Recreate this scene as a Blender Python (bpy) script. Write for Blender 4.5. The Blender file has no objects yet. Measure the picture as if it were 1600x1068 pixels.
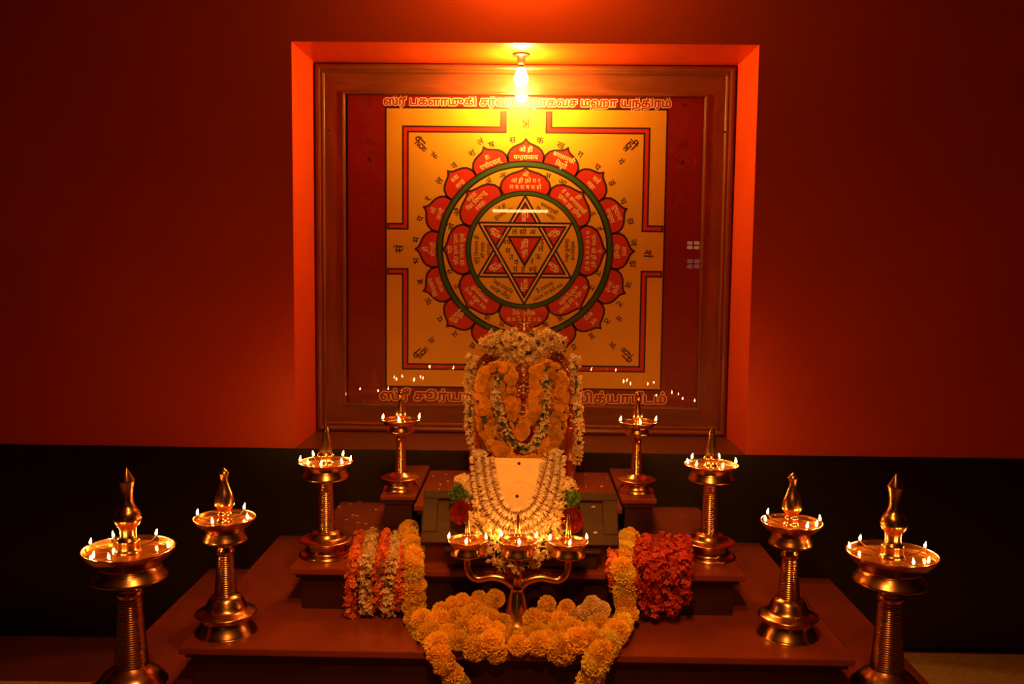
import bpy, bmesh, math, random
from mathutils import Vector, Matrix, Quaternion
R = math.radians
sc = bpy.context.scene
COL = sc.collection

# ------------------------------------------------------------------ camera
CAM = Vector((0.01986, -3.2, 1.36726)); FPX = 1438.96
PITCH, YAW, ROLL = 0.087174, -0.015955, 0.01096
cd = bpy.data.cameras.new('camera'); cam = bpy.data.objects.new('camera', cd); COL.objects.link(cam)
cd.sensor_width = 36.0; cd.lens = FPX / 1600 * 36.0; cd.clip_start = 0.05; cd.clip_end = 60
_f = Vector((math.sin(YAW) * math.cos(PITCH), math.cos(YAW) * math.cos(PITCH), -math.sin(PITCH)))
_r = Vector((math.cos(YAW), -math.sin(YAW), 0)); _u = _r.cross(_f)
_r2 = _r * math.cos(ROLL) + _u * math.sin(ROLL)
_u2 = _u * math.cos(ROLL) - _r * math.sin(ROLL)
_m = Matrix((_r2, _u2, -_f)).transposed().to_4x4(); _m.translation = CAM
cam.matrix_world = _m; sc.camera = cam

def ray(px, py):
    return _r2 * ((px - 800) / FPX) - _u2 * ((py - 534) / FPX) + _f
def at(px, py, Y):                       # point of the plane y = Y seen at a pixel of the photograph
    d = ray(px, py); return CAM + d * ((Y - CAM.y) / d.y)
def atz(px, py, Z):
    d = ray(px, py); return CAM + d * ((Z - CAM.z) / d.z)

# ------------------------------------------------------------------ world, exposure
w = bpy.data.worlds.new('world'); sc.world = w; w.use_nodes = True
w.node_tree.nodes['Background'].inputs[0].default_value = (0.02, 0.004, 0.002, 1)
w.node_tree.nodes['Background'].inputs[1].default_value = 0.05
sc.view_settings.view_transform = 'Standard'; sc.view_settings.look = 'None'
sc.view_settings.gamma = 1.0; sc.view_settings.use_curve_mapping = False
sc.view_settings.exposure = 0.0
FLAME = ((1, .345, .05), 345.0)
BULB = ((1, .56, .10), 850.0)
FILL = ((1, .38, .055), 1050.0)  # added overhead fill light for the altar
SPOT = ((1, .40, .065), 150.0)  # added spotlight on idol and garlands
UPPER = ((1, .50, .06), 330.0)
try:
    sc.cycles.max_bounces = 8; sc.cycles.sample_clamp_indirect = 6.0
    sc.cycles.use_denoising = True
except Exception: pass

# ------------------------------------------------------------------ materials
def new_mat(name):
    m = bpy.data.materials.new(name); m.use_nodes = True
    return m, m.node_tree, m.node_tree.nodes['Principled BSDF']
def mat(name, col, rough=.5, metal=0., var=None, scale=12., bump=0., bscale=60., coat=0., spec=.5, rvar=0., objrand=0., sss=0., trans=None):
    m, nt, p = new_mat(name); N = nt.nodes; L = nt.links
    p.inputs['Base Color'].default_value = (*col, 1); p.inputs['Roughness'].default_value = rough
    p.inputs['Metallic'].default_value = metal; p.inputs['Coat Weight'].default_value = coat
    p.inputs['Coat Roughness'].default_value = .08
    p.inputs['Specular IOR Level'].default_value = spec
    tc = N.new('ShaderNodeTexCoord')
    src = None
    if var:
        n = N.new('ShaderNodeTexNoise'); n.inputs['Scale'].default_value = scale; n.inputs['Detail'].default_value = 5
        L.new(tc.outputs['Object'], n.inputs['Vector'])
        r = N.new('ShaderNodeValToRGB'); r.color_ramp.elements[0].position = .35; r.color_ramp.elements[1].position = .68
        r.color_ramp.elements[0].color = (*col, 1); r.color_ramp.elements[1].color = (*var, 1)
        L.new(n.outputs['Fac'], r.inputs[0]); src = r.outputs[0]
        if rvar:
            mr = N.new('ShaderNodeMapRange'); mr.inputs['To Min'].default_value = rough - rvar; mr.inputs['To Max'].default_value = rough + rvar
            L.new(n.outputs['Fac'], mr.inputs['Value']); L.new(mr.outputs[0], p.inputs['Roughness'])
    if objrand:
        oi = N.new('ShaderNodeObjectInfo'); hs = N.new('ShaderNodeHueSaturation')
        mr = N.new('ShaderNodeMapRange'); mr.inputs['To Min'].default_value = 1 - objrand; mr.inputs['To Max'].default_value = 1 + objrand * .4
        L.new(oi.outputs['Random'], mr.inputs['Value']); L.new(mr.outputs[0], hs.inputs['Value'])
        if src: L.new(src, hs.inputs['Color'])
        else: hs.inputs['Color'].default_value = (*col, 1)
        src = hs.outputs[0]
    if src: L.new(src, p.inputs['Base Color'])
    if bump:
        n2 = N.new('ShaderNodeTexNoise'); n2.inputs['Scale'].default_value = bscale; n2.inputs['Detail'].default_value = 4
        L.new(tc.outputs['Object'], n2.inputs['Vector'])
        b = N.new('ShaderNodeBump'); b.inputs['Strength'].default_value = bump; b.inputs['Distance'].default_value = .01
        L.new(n2.outputs['Fac'], b.inputs['Height']); L.new(b.outputs[0], p.inputs['Normal'])
    if sss:
        p.inputs['Subsurface Weight'].default_value = sss; p.inputs['Subsurface Scale'].default_value = .004
    return m
def emis(name, col, s):
    m = bpy.data.materials.new(name); m.use_nodes = True; nt = m.node_tree; nt.nodes.clear()
    e = nt.nodes.new('ShaderNodeEmission'); e.inputs[0].default_value = (*col, 1); e.inputs[1].default_value = s
    o = nt.nodes.new('ShaderNodeOutputMaterial'); nt.links.new(e.outputs[0], o.inputs[0]); return m
def petal_mat(name, col, col2, rough=.55, objrand=.25, scale=40):
    m = mat(name, col, rough, var=col2, scale=scale, objrand=objrand)
    nt = m.node_tree; p = nt.nodes['Principled BSDF']; out = nt.nodes['Material Output']
    tr = nt.nodes.new('ShaderNodeBsdfTranslucent'); tr.inputs[0].default_value = (*col2, 1)
    mx = nt.nodes.new('ShaderNodeMixShader'); mx.inputs[0].default_value = .3
    nt.links.new(p.outputs[0], mx.inputs[1]); nt.links.new(tr.outputs[0], mx.inputs[2]); nt.links.new(mx.outputs[0], out.inputs[0])
    return m
def wood_mat(name, c1, c2, rough, axis='X'):
    m, nt, p = new_mat(name); N = nt.nodes; L = nt.links
    tc = N.new('ShaderNodeTexCoord'); mp = N.new('ShaderNodeMapping')
    mp.inputs['Scale'].default_value = (1.2, 9, 9) if axis == 'X' else (9, 9, 1.2)
    n = N.new('ShaderNodeTexNoise'); n.inputs['Scale'].default_value = 4; n.inputs['Detail'].default_value = 8; n.inputs['Distortion'].default_value = .6
    r = N.new('ShaderNodeValToRGB'); r.color_ramp.elements[0].position = .3; r.color_ramp.elements[1].position = .7
    r.color_ramp.elements[0].color = (*c1, 1); r.color_ramp.elements[1].color = (*c2, 1)
    L.new(tc.outputs['Object'], mp.inputs[0]); L.new(mp.outputs[0], n.inputs['Vector']); L.new(n.outputs['Fac'], r.inputs[0]); L.new(r.outputs[0], p.inputs['Base Color'])
    b = N.new('ShaderNodeBump'); b.inputs['Strength'].default_value = .15; b.inputs['Distance'].default_value = .004
    L.new(n.outputs['Fac'], b.inputs['Height']); L.new(b.outputs[0], p.inputs['Normal'])
    p.inputs['Roughness'].default_value = rough
    if rough > .5: p.inputs['Specular IOR Level'].default_value = .22
    return m

M = {}
M['paint'] = mat('red_wall_paint', (.76, .070, .003), .34, var=(.82, .078, .0035), scale=2.5, bump=.12, bscale=9, rvar=.05)
M['dado'] = mat('black_gloss_paint', (.010, .006, .008), .3, var=(.016, .009, .010), scale=3, bump=.15, bscale=7)
M['granite'] = mat('maroon_granite', (.16, .045, .025), .28, var=(.09, .025, .015), scale=90, bump=.02)
M['floor'] = mat('dark_red_oxide_floor', (.17, .035, .02), .3, var=(.12, .024, .014), scale=4, bump=.03, bscale=30, rvar=.08)
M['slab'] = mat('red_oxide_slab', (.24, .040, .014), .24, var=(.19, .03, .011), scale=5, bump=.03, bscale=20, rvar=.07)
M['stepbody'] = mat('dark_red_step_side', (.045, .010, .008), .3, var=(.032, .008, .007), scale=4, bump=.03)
M['ceil'] = mat('plaster_ceiling', (.5, .3, .2), .8)
M['framewood'] = wood_mat('polished_frame_wood', (.17, .038, .012), (.26, .066, .020), .3)
M['framewood_v'] = wood_mat('polished_frame_wood_upright', (.17, .038, .012), (.26, .066, .020), .3, 'Z')
M['traywood'] = wood_mat('old_dark_wood', (.045, .017, .005), (.075, .030, .009), .6)
M['traydark'] = wood_mat('old_dark_wood_panel', (.050, .018, .005), (.078, .029, .009), .55)
M['brass'] = mat('polished_brass', (.78, .37, .17), .24, 1., var=(.60, .26, .11), scale=18, rvar=.07, bump=.02, bscale=90)
M['copper'] = mat('old_copper', (.72, .29, .14), .4, 1., var=(.42, .15, .07), scale=35, rvar=.1, bump=.2, bscale=220)
M['plate'] = mat('pale_copper_plate', (.66, .38, .17), .5, .35, var=(.55, .31, .13), scale=14, bump=.1, bscale=160)
M['engrave'] = mat('engraved_line', (.42, .22, .10), .5, .3)
M['hole'] = mat('dark_hole', (.02, .01, .01), .8)
M['oil'] = mat('lamp_oil', (.55, .20, .03), .07, .55, bump=.02, bscale=25, coat=.6)
M['wick'] = mat('cotton_wick', (.16, .09, .05), .9)
M['flame'] = emis('oil_flame', *FLAME)
M['bulb'] = emis('lit_bulb_glass', *BULB)
M['upper'] = emis('lit_wall_bulb_glass', *UPPER)
M['fill_bulb'] = emis('added_fill_bulb_glass', *FILL)
M['tube'] = emis('lit_tube', (1, .62, .22), 17)
M['winlit'] = emis('lit_window_pane', (1, .6, .22), 2.2)
M['wincool'] = emis('dusk_window_pane', (.62, .5, .42), 1.0)
M['bakelite'] = mat('brown_bakelite', (.035, .014, .010), .45)
M['gold'] = mat('gold_print', (.93, .46, .035), .42, var=(.89, .42, .03), scale=3, metal=.1)
M['maroon'] = mat('maroon_print', (.29, .006, .003), .45, var=(.25, .005, .003), scale=4)
M['swirl'] = mat('faint_swirl_print', (.30, .026, .012), .45)
M['redp'] = mat('red_print', (.66, .03, .012), .45)
M['blackp'] = mat('dark_outline_print', (.045, .008, .006), .5)
M['greenp'] = mat('green_print', (.045, .13, .02), .45)
M['pink'] = mat('pale_pink_print', (.85, .45, .30), .5)
M['cream'] = mat('cream_print', (.95, .68, .38), .5)
M['textred'] = mat('text_red_print', (.45, .02, .01), .5)
M['marigold'] = petal_mat('yellow_marigold', (.97, .52, .045), (.99, .67, .08))
M['marigold2'] = petal_mat('orange_marigold', (.97, .45, .03), (.99, .60, .05))
M['lemon'] = petal_mat('lemon_marigold', (.95, .68, .08), (.99, .80, .12))
M['jasmine'] = petal_mat('white_jasmine', (.93, .66, .36), (.98, .76, .45))
M['bud'] = petal_mat('cream_bud', (.86, .62, .44), (.95, .74, .54))
M['ixora'] = petal_mat('red_ixora', (.60, .038, .010), (.74, .065, .016))
M['orange'] = petal_mat('orange_crossandra', (.92, .16, .03), (.95, .26, .06))
M['leafy'] = petal_mat('green_leaf', (.10, .20, .04), (.17, .30, .06), .5)
M['rose'] = petal_mat('dark_red_rose', (.25, .008, .012), (.38, .016, .02))
M['thread'] = mat('green_stem_core', (.05, .08, .02), .8)
M['dthread'] = mat('brown_string', (.20, .07, .04), .8)
M['cloth'] = mat('orange_silk_cloth', (.85, .16, .03), .45, var=(.75, .12, .02), scale=20, bump=.3, bscale=120)
M['darkcloth'] = mat('dark_red_cloth', (.12, .02, .015), .6, bump=.2)
M['mat'] = mat('woven_straw_mat', (.48, .26, .10), .85, var=(.36, .18, .07), scale=45, bump=.5, bscale=130)

# glass: clear sheet that mirrors by angle
def glass_mat():
    m = bpy.data.materials.new('clear_picture_glass'); m.use_nodes = True; nt = m.node_tree; nt.nodes.clear()
    lw = nt.nodes.new('ShaderNodeLayerWeight'); lw.inputs['Blend'].default_value = .5
    pw = nt.nodes.new('ShaderNodeMath'); pw.operation = 'POWER'; pw.inputs[1].default_value = 4.0
    fr = nt.nodes.new('ShaderNodeMath'); fr.operation = 'MULTIPLY_ADD'; fr.inputs[1].default_value = .8; fr.inputs[2].default_value = .075; fr.use_clamp = True
    nt.links.new(lw.outputs['Facing'], pw.inputs[0]); nt.links.new(pw.outputs[0], fr.inputs[0])
    t = nt.nodes.new('ShaderNodeBsdfTransparent'); g = nt.nodes.new('ShaderNodeBsdfGlossy'); g.inputs['Roughness'].default_value = .0
    mx = nt.nodes.new('ShaderNodeMixShader'); o = nt.nodes.new('ShaderNodeOutputMaterial')
    nt.links.new(fr.outputs[0], mx.inputs[0]); nt.links.new(t.outputs[0], mx.inputs[1]); nt.links.new(g.outputs[0], mx.inputs[2]); nt.links.new(mx.outputs[0], o.inputs[0])
    return m
M['glass'] = glass_mat()

# ------------------------------------------------------------------ object helpers
def tag(o, label=None, cat=None, group=None, kind=None):
    if label: o['label'] = label
    if cat: o['category'] = cat
    if group: o['group'] = group
    if kind: o['kind'] = kind
    return o
def thing(name, label, cat, loc=(0, 0, 0), rotz=0, group=None):
    o = bpy.data.objects.new(name, None); COL.objects.link(o); o.empty_display_size = .05
    o.location = loc; o.rotation_euler = (0, 0, rotz)
    return tag(o, label, cat, group)
def mesh_obj(name, me, parent=None):
    o = bpy.data.objects.new(name, me); COL.objects.link(o)
    if parent: o.parent = parent
    return o
class MB:
    def __init__(s): s.v = []; s.f = []; s.mi = []; s.sm = []
    def add(s, vs, fs, mi=0, smooth=False):
        b = len(s.v); s.v += [tuple(v) for v in vs]; s.f += [tuple(b + i for i in f) for f in fs]
        s.mi += [mi] * len(fs); s.sm += [smooth] * len(fs)
    def box(s, x0, x1, y0, y1, z0, z1, mi=0):
        s.add([(x, y, z) for x in (x0, x1) for y in (y0, y1) for z in (z0, z1)],
              [(0, 1, 3, 2), (4, 6, 7, 5), (0, 4, 5, 1), (2, 3, 7, 6), (0, 2, 6, 4), (1, 5, 7, 3)], mi)
    def lathe(s, prof, n=48, mi=0, c=(0, 0, 0), smooth=True, sx=1, sy=1):
        vs = []; fs = []
        for r, z in prof:
            for i in range(n):
                a = 2 * math.pi * i / n; vs.append((c[0] + r * sx * math.cos(a), c[1] + r * sy * math.sin(a), c[2] + z))
        for k in range(len(prof) - 1):
            for i in range(n):
                j = (i + 1) % n; fs.append((k * n + i, k * n + j, (k + 1) * n + j, (k + 1) * n + i))
        s.add(vs, fs, mi, smooth)
    def tube(s, pts, rad, n=10, mi=0, caps=True):
        pts = [Vector(p) for p in pts]; vs = []; fs = []
        up = Vector((0, 0, 1)); pn = None
        for k, p in enumerate(pts):
            t = (pts[min(k + 1, len(pts) - 1)] - pts[max(k - 1, 0)]).normalized()
            if pn is None:
                pn = t.cross(up if abs(t.z) < .9 else Vector((1, 0, 0))).normalized()
            else: pn = (pn - t * pn.dot(t)).normalized()
            b = t.cross(pn); r = rad[k] if hasattr(rad, '__len__') else rad
            for i in range(n):
                a = 2 * math.pi * i / n; vs.append(p + (pn * math.cos(a) + b * math.sin(a)) * r)
        for k in range(len(pts) - 1):
            for i in range(n):
                j = (i + 1) % n; fs.append((k * n + i, k * n + j, (k + 1) * n + j, (k + 1) * n + i))
        if caps: fs.append(tuple(range(n))[::-1]); fs.append(tuple((len(pts) - 1) * n + i for i in range(n)))
        s.add(vs, fs, mi, True)
    def ell(s, c, r, n=16, m=10, mi=0, q=None):
        vs = [(0, 0, -1)]
        for k in range(1, m):
            t = math.pi * k / m
            for i in range(n):
                a = 2 * math.pi * i / n; vs.append((math.sin(t) * math.cos(a), math.sin(t) * math.sin(a), -math.cos(t)))
        vs.append((0, 0, 1)); fs = []
        for i in range(n): fs.append((0, 1 + (i + 1) % n, 1 + i))
        for k in range(m - 2):
            for i in range(n):
                j = (i + 1) % n; a = 1 + k * n; fs.append((a + i, a + j, a + n + j, a + n + i))
        a = 1 + (m - 2) * n
        for i in range(n): fs.append((a + i, a + (i + 1) % n, len(vs) - 1))
        if not hasattr(r, '__len__'): r = (r, r, r)
        o = []
        for v in vs:
            p = Vector((v[0] * r[0], v[1] * r[1], v[2] * r[2]))
            if q: p = q @ p
            o.append(p + Vector(c))
        s.add(o, fs, mi, True)
    def mesh(s, name, mats):
        me = bpy.data.meshes.new(name); me.from_pydata(s.v, [], s.f); me.update()
        if not isinstance(mats, (list, tuple)): mats = [mats]
        for m in mats: me.materials.append(m)
        me.polygons.foreach_set('material_index', s.mi); me.polygons.foreach_set('use_smooth', s.sm); me.update()
        return me
    def build(s, name, mats, parent=None): return mesh_obj(name, s.mesh(name, mats), parent)
def bevel(o, wd, seg=2):
    m = o.modifiers.new('b', 'BEVEL'); m.width = wd; m.segments = seg; m.limit_method = 'ANGLE'; return o
def spline(P, n):
    P = [Vector(p) for p in P]; out = []
    Q = [P[0] * 2 - P[1]] + P + [P[-1] * 2 - P[-2]]
    for i in range(1, len(Q) - 2):
        for k in range(n):
            t = k / n; a, b, c, d = Q[i - 1], Q[i], Q[i + 1], Q[i + 2]
            out.append(.5 * ((2 * b) + (c - a) * t + (2 * a - 5 * b + 4 * c - d) * t * t + (3 * b - a - 3 * c + d) * t ** 3))
    out.append(P[-1]); return out
def resample(P, step):
    L = [0]
    for a, b in zip(P, P[1:]): L.append(L[-1] + (b - a).length)
    n = max(2, round(L[-1] / step)); out = []
    k = 0
    for i in range(n + 1):
        s = L[-1] * i / n
        while k < len(L) - 2 and L[k + 1] < s: k += 1
        t = (s - L[k]) / max(1e-9, L[k + 1] - L[k]); out.append(P[k].lerp(P[k + 1], t))
    return out

# ------------------------------------------------------------------ the room
W, ND, ZT, ZS = .7934, .3732, 2.1047, .70
RX, RY, RZ = 4.6, -14.5, 3.5
b = MB()                                                       # wall with its niche
X0, X1 = -RX, RX
b.add([(X0, 0, 0), (X1, 0, 0), (X1, 0, ZS), (X0, 0, ZS), (-W, 0, ZS), (W, 0, ZS), (-W, 0, ZT), (W, 0, ZT), (X0, 0, ZT), (X1, 0, ZT), (X0, 0, RZ), (X1, 0, RZ), (-W, 0, RZ), (W, 0, RZ), (-W, 0, 0), (W, 0, 0)],
      [(0, 14, 4, 3), (14, 15, 5, 4), (15, 1, 2, 5), (3, 4, 6, 8), (5, 2, 9, 7), (8, 6, 12, 10), (6, 7, 13, 12), (7, 9, 11, 13)])
b.add([(-W, 0, ZS), (W, 0, ZS), (W, ND, ZS), (-W, ND, ZS), (-W, 0, ZT), (W, 0, ZT), (W, ND, ZT), (-W, ND, ZT)],
      [(0, 1, 2, 3), (3, 2, 6, 7), (4, 7, 6, 5), (0, 3, 7, 4), (1, 5, 6, 2)])
b.add([(X0, .5, 0), (X1, .5, 0), (X1, .5, RZ), (X0, .5, RZ)], [(0, 1, 2, 3)])
tag(b.build('wall_back', M['paint']), 'glossy red wall with a deep square niche', kind='structure')
b = MB(); b.box(X0, X1, -.004, 0, 0, ZS + .001); tag(b.build('trim_1', M['dado']), 'black painted lower band of the wall', kind='structure')
b = MB(); b.box(-W + .0005, W - .0005, -.0045, ND, ZS, ZS + .003); tag(b.build('trim_2', M['granite']), 'maroon sill slab at the foot of the niche', kind='structure')
b = MB(); b.box(X0, X1, RY, .5, -.05, 0); tag(b.build('floor', M['floor']), 'dark red floor', kind='structure')
b = MB(); b.box(X0, X1, RY, .5, RZ, RZ + .05); tag(b.build('ceiling', M['ceil']), kind='structure')
b = MB(); b.box(X0 - .05, X0, RY, .5, 0, RZ); tag(b.build('wall_left', M['dado']), kind='structure')
b = MB(); b.box(X1, X1 + .05, RY, .5, 0, RZ); tag(b.build('wall_right', M['dado']), kind='structure')
b = MB(); b.box(X0, X1, RY - .05, RY, 0, RZ); tag(b.build('wall_front', M['dado']), kind='structure')

def mirrored(px, py, Y):                                       # the place whose mirror image in the picture glass is seen at a pixel
    p = at(px, py, 2 * .327 - Y); return Vector((p.x, Y, p.z))
# far-end tube light and two small windows whose reflections the picture glass shows
a0, a1 = mirrored(770, 331, RY + .12), mirrored(856, 328, RY + .12)
t = thing('tube_light', 'lit tube light on the far end wall, seen mirrored in the picture glass', 'light', ((a0 + a1) / 2).to_tuple())
b = MB(); L_ = (a1 - a0).length / 2; b.tube([(-L_, 0, 0), (L_, 0, 0)], .028, 12); b.build('tube', M['tube'], t)
b = MB(); b.box(-L_ - .04, L_ + .04, -.08, -.05, -.04, .04); pass
b.box(-.03, .03, -.12, -.06, -.03, .03); b.box(-L_ - .04, -L_, -.06, .0, -.02, .02); b.box(L_, L_ + .04, -.06, 0, -.02, .02)
b.build('batten', M['ceil'], t)
for k, (px, y0, y1, mm) in enumerate(((1083, 377, 389, 'winlit'), (1083, 405, 419, 'wincool'))):
    p0 = mirrored(px - 10, y1, RY + .02); p1 = mirrored(px + 10, y0, RY + .02)
    fr = MB(); fr.box(p0.x - .04, p1.x + .04, RY, RY + .05, p0.z - .04, p0.z); fr.box(p0.x - .04, p1.x + .04, RY, RY + .05, p1.z, p1.z + .04)
    for x in (p0.x - .04, (p0.x + p1.x) / 2 - .012, p1.x): fr.box(x, x + (.024 if 0 < x - p0.x < .2 else .04), RY, RY + .05, p0.z, p1.z)
    fr.box(p0.x, p1.x, RY, RY + .05, (p0.z + p1.z) / 2 - .012, (p0.z + p1.z) / 2 + .012)
    fo = tag(fr.build('window_%d' % (k + 1), M['bakelite']), kind='structure')
    pn = MB(); pn.box(p0.x, p1.x, RY + .001, RY + .015, p0.z, p1.z); pn.build('pane', M[mm], fo)

# ------------------------------------------------------------------ stepped altar
def step(label, x0, x1, yf, zt, zb, ov=.028, th=.02):
    t = thing('altar_step', label, 'step', ((x0 + x1) / 2, yf / 2, zb))
    ox, oy = (x0 + x1) / 2, yf / 2
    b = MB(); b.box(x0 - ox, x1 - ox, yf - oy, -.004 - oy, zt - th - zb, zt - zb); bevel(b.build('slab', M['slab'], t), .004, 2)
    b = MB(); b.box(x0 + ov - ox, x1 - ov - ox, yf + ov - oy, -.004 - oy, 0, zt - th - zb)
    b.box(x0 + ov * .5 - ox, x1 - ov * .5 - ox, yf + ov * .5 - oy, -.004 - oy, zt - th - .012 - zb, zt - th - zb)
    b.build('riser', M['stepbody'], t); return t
T1Z, T2Z, T3Z, T4Z = .263, .387, .513, .632
step('lowest and widest dark red altar step on the floor', -1.1025, 1.1025, -1.215, T1Z, 0)
step('second altar step, under the marigold heap', -.8526, .8526, -.964, T2Z, T1Z)
step('third altar step, under the tilted wooden tray', -.6323, .6323, -.717, T3Z, T2Z)
step('narrow top altar step behind the tray, under the idol', -.315, .315, -.475, T4Z, T3Z, .02)
PZ = .648
for s, wd in ((-1, 'left'), (1, 'right')):
    xa, xb = (s * .316, s * .425)
    step('small square pedestal under the rear lamp %s of the idol' % wd, min(xa, xb), max(xa, xb), -.43, PZ, T3Z, .012, .016)
# straw mats
b = MB(); b.box(1.16, 2.9, -1.9, -.03, 0, .006)
tag(b.build('straw_mat', M['mat']), 'yellowish woven straw mat on the floor right of the altar', 'mat')
b = MB(); b.box(-2.9, -1.16, -1.9, -.37, 0, .006)
tag(b.build('straw_mat', M['mat']), 'brown woven mat on the floor left of the altar', 'mat')

# ------------------------------------------------------------------ framed picture
t = thing('framed_picture', 'large square wooden framed lotus diagram with a six-pointed star, behind glass in the niche', 'picture', (.0, .34, ZS + .003))
FX0, FX1, FZ0, FZ1 = -W + .004, W - .004, 0.001, ZT - ZS - .008
prof = [(0, .030), (0, -.030), (.006, -.037), (.013, -.039), (.019, -.037), (.022, -.030), (.030, -.032), (.033, -.022), (.036, -.018), (.100, -.022), (.102, -.026), (.108, -.026), (.113, -.016), (.114, .010)]
prof = [(a, y + .01) for a, y in prof]
def rail(c0, c1, dx0, dx1, m):
    pass
corners = [((FX0, FZ0), (1, 1)), ((FX1, FZ0), (-1, 1)), ((FX1, FZ1), (-1, -1)), ((FX0, FZ1), (1, -1))]
for k, nm in enumerate(('bottom', 'right', 'top', 'left')):
    (p, dp), (q, dq) = corners[k], corners[(k + 1) % 4]
    vs = [(p[0] + dp[0] * a, y, p[1] + dp[1] * a) for a, y in prof] + [(q[0] + dq[0] * a, y, q[1] + dq[1] * a) for a, y in prof]
    n = len(prof); b = MB(); b.add(vs, [(i, i + 1, n + i + 1, n + i) for i in range(n - 1)])
    b.build('frame_rail', M['framewood' if k % 2 == 0 else 'framewood_v'], t)
for px, py in ((514, 203), (1132, 206), (596, 110), (1052, 110)):
    p = at(px, py, .323); b = MB(); b.ell((p.x, p.y - .34, p.z - ZS - .003), (.004, .003, .004), 8, 6)
    b.build('nail_head', M['hole'], t)
GY = .327
b = MB(); b.box(FX0 + .11, FX1 - .11, GY - .34, GY - .34 + .002, .11, FZ1 - .11); b.f = [b.f[2]]; b.mi = [0]; b.sm = [False]
b.build('glass', M['glass'], t)

PY = .338                                                       # plane of the print
SC = .002457; CX, CZ = .0078, 1.4105
MATS = [M[k] for k in ('maroon', 'swirl', 'gold', 'blackp', 'redp', 'greenp', 'pink', 'cream', 'textred')]
MI = dict(maroon=0, swirl=1, gold=2, black=3, red=4, green=5, pink=6, cream=7, textred=8)
PR = MB()
def lp(x, y, lay): return (CX + x * SC, PY - .34 - lay * .00002, CZ + y * SC - ZS - .003)   # diagram units -> picture
def poly(P, m, lay): PR.add([lp(x, y, lay) for x, y in P], [tuple(range(len(P)))], MI[m])
def stroke(P, wd, m, lay, closed=False):
    n = len(P); L = []; Rr = []
    for i in range(n):
        a = P[(i - 1) % n] if (closed or i > 0) else None; c = P[(i + 1) % n] if (closed or i < n - 1) else None; p = P[i]
        def nrm(u, v):
            d = math.hypot(v[0] - u[0], v[1] - u[1]) or 1; return (-(v[1] - u[1]) / d, (v[0] - u[0]) / d)
        n1 = nrm(a, p) if a else None; n2 = nrm(p, c) if c else None
        if n1 and n2:
            nx, ny = n1[0] + n2[0], n1[1] + n2[1]; l = math.hypot(nx, ny) or 1; nx /= l; ny /= l
            k = 1 / max(.35, nx * n1[0] + ny * n1[1])
        else: nx, ny = n1 or n2; k = 1
        L.append((p[0] + nx * k * wd / 2, p[1] + ny * k * wd / 2)); Rr.append((p[0] - nx * k * wd / 2, p[1] - ny * k * wd / 2))
    vs = [lp(x, y, lay) for x, y in L + Rr]
    fs = [(i, (i + 1) % n, n + (i + 1) % n, n + i) for i in range(n if closed else n - 1)]
    PR.add(vs, fs, MI[m])
def circ(r, n=96): return [(r * math.sin(2 * math.pi * i / n), r * math.cos(2 * math.pi * i / n)) for i in range(n)]
def pol(deg, r): return (r * math.sin(R(deg)), r * math.cos(R(deg)))
# sheet and swirls
poly([(-275, -250), (275, -250), (275, 235), (-275, 235)], 'maroon', 0)
def swirl(cx, cy, s, flip, turns=1.6):
    P = []
    for i in range(40):
        a = i / 39 * turns * 2 * math.pi; r = s * (1 - .8 * i / 39); P.append((cx + flip * r * math.cos(a), cy + r * math.sin(a)))
    stroke(P, 2.2, 'swirl', 1)
for f in (-1, 1):
    for cy in (135, -205): swirl(f * 248, cy, 16, -f)
    swirl(f * 250, 222, 10, -f)
    for k in range(5):
        stroke([(f * (252 - 5 * k - 6 * math.sin(i / 14 * 3.1)), 232 - 5 * i - k * 1) for i in range(15)], 1.2, 'swirl', 1)
        stroke([(f * (225 + 3 * k + 10 * math.sin(i / 14 * 3.1)), 160 - 4 * i + 6 * k) for i in range(12)], 1.2, 'swirl', 1)
    for yy in (70, -20, -120): swirl(f * 240, yy, 12, f, 1.2)
H = 215
poly([(-H - 3, -H - 3), (H + 3, -H - 3), (H + 3, H + 3), (-H - 3, H + 3)], 'black', 2)
poly([(-H, -H), (H, -H), (H, H), (-H, H)], 'gold', 3)
for sx in (-1, 1):
    for sy in (-1, 1):
        P = [(sx * 35, sy * 210), (sx * 35, sy * 184), (sx * 186, sy * 184), (sx * 186, sy * 35), (sx * 212, sy * 35)]
        E = [(sx * 35, sy * 212.5)] + P[1:-1] + [(sx * 214.5, sy * 35)]
        stroke(E, 10.5, 'black', 4); stroke(P, 5.2, 'red', 5)
# lotus petals
half_o = [(11.1, 134), (11.2, 142), (10.6, 149), (9, 155), (6.8, 159), (4.4, 161.5), (2.3, 163.5), (1, 166), (0, 170)]
half_i = [(20.8, 90), (22.3, 97), (21.8, 104), (19.2, 111), (15, 116.5), (10, 119.5), (5.5, 121), (2.2, 123), (0, 127)]
def petals(n, half, lay):
    for k in range(n):
        c = k * 360 / n
        P = [pol(c - a, r) for a, r in half] + [pol(c + a, r) for a, r in reversed(half[:-1])]
        poly(P, 'red', lay); stroke(P, 3.2, 'black', lay + 1)
petals(16, half_o, 4)
stroke(circ(132.5), 11, 'black', 6, True); stroke(circ(132.5), 5.2, 'green', 7, True)
poly(circ(128), 'gold', 6)
petals(8, half_i, 7)
poly(circ(92), 'black', 9); poly(circ(90), 'green', 10); poly(circ(85.5), 'black', 11); poly(circ(83.5), 'gold', 12)
RS = 84
up = [pol(a, RS) for a in (0, 120, 240)]; dn = [pol(a, RS) for a in (60, 180, 300)]
for k in range(6):                                             # red tips of the star
    A = pol(k * 60, RS - 8); B_ = pol(k * 60 - 30, RS / math.sqrt(3)); C_ = pol(k * 60 + 30, RS / math.sqrt(3)); poly([A, C_, B_], 'red', 13)
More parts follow.
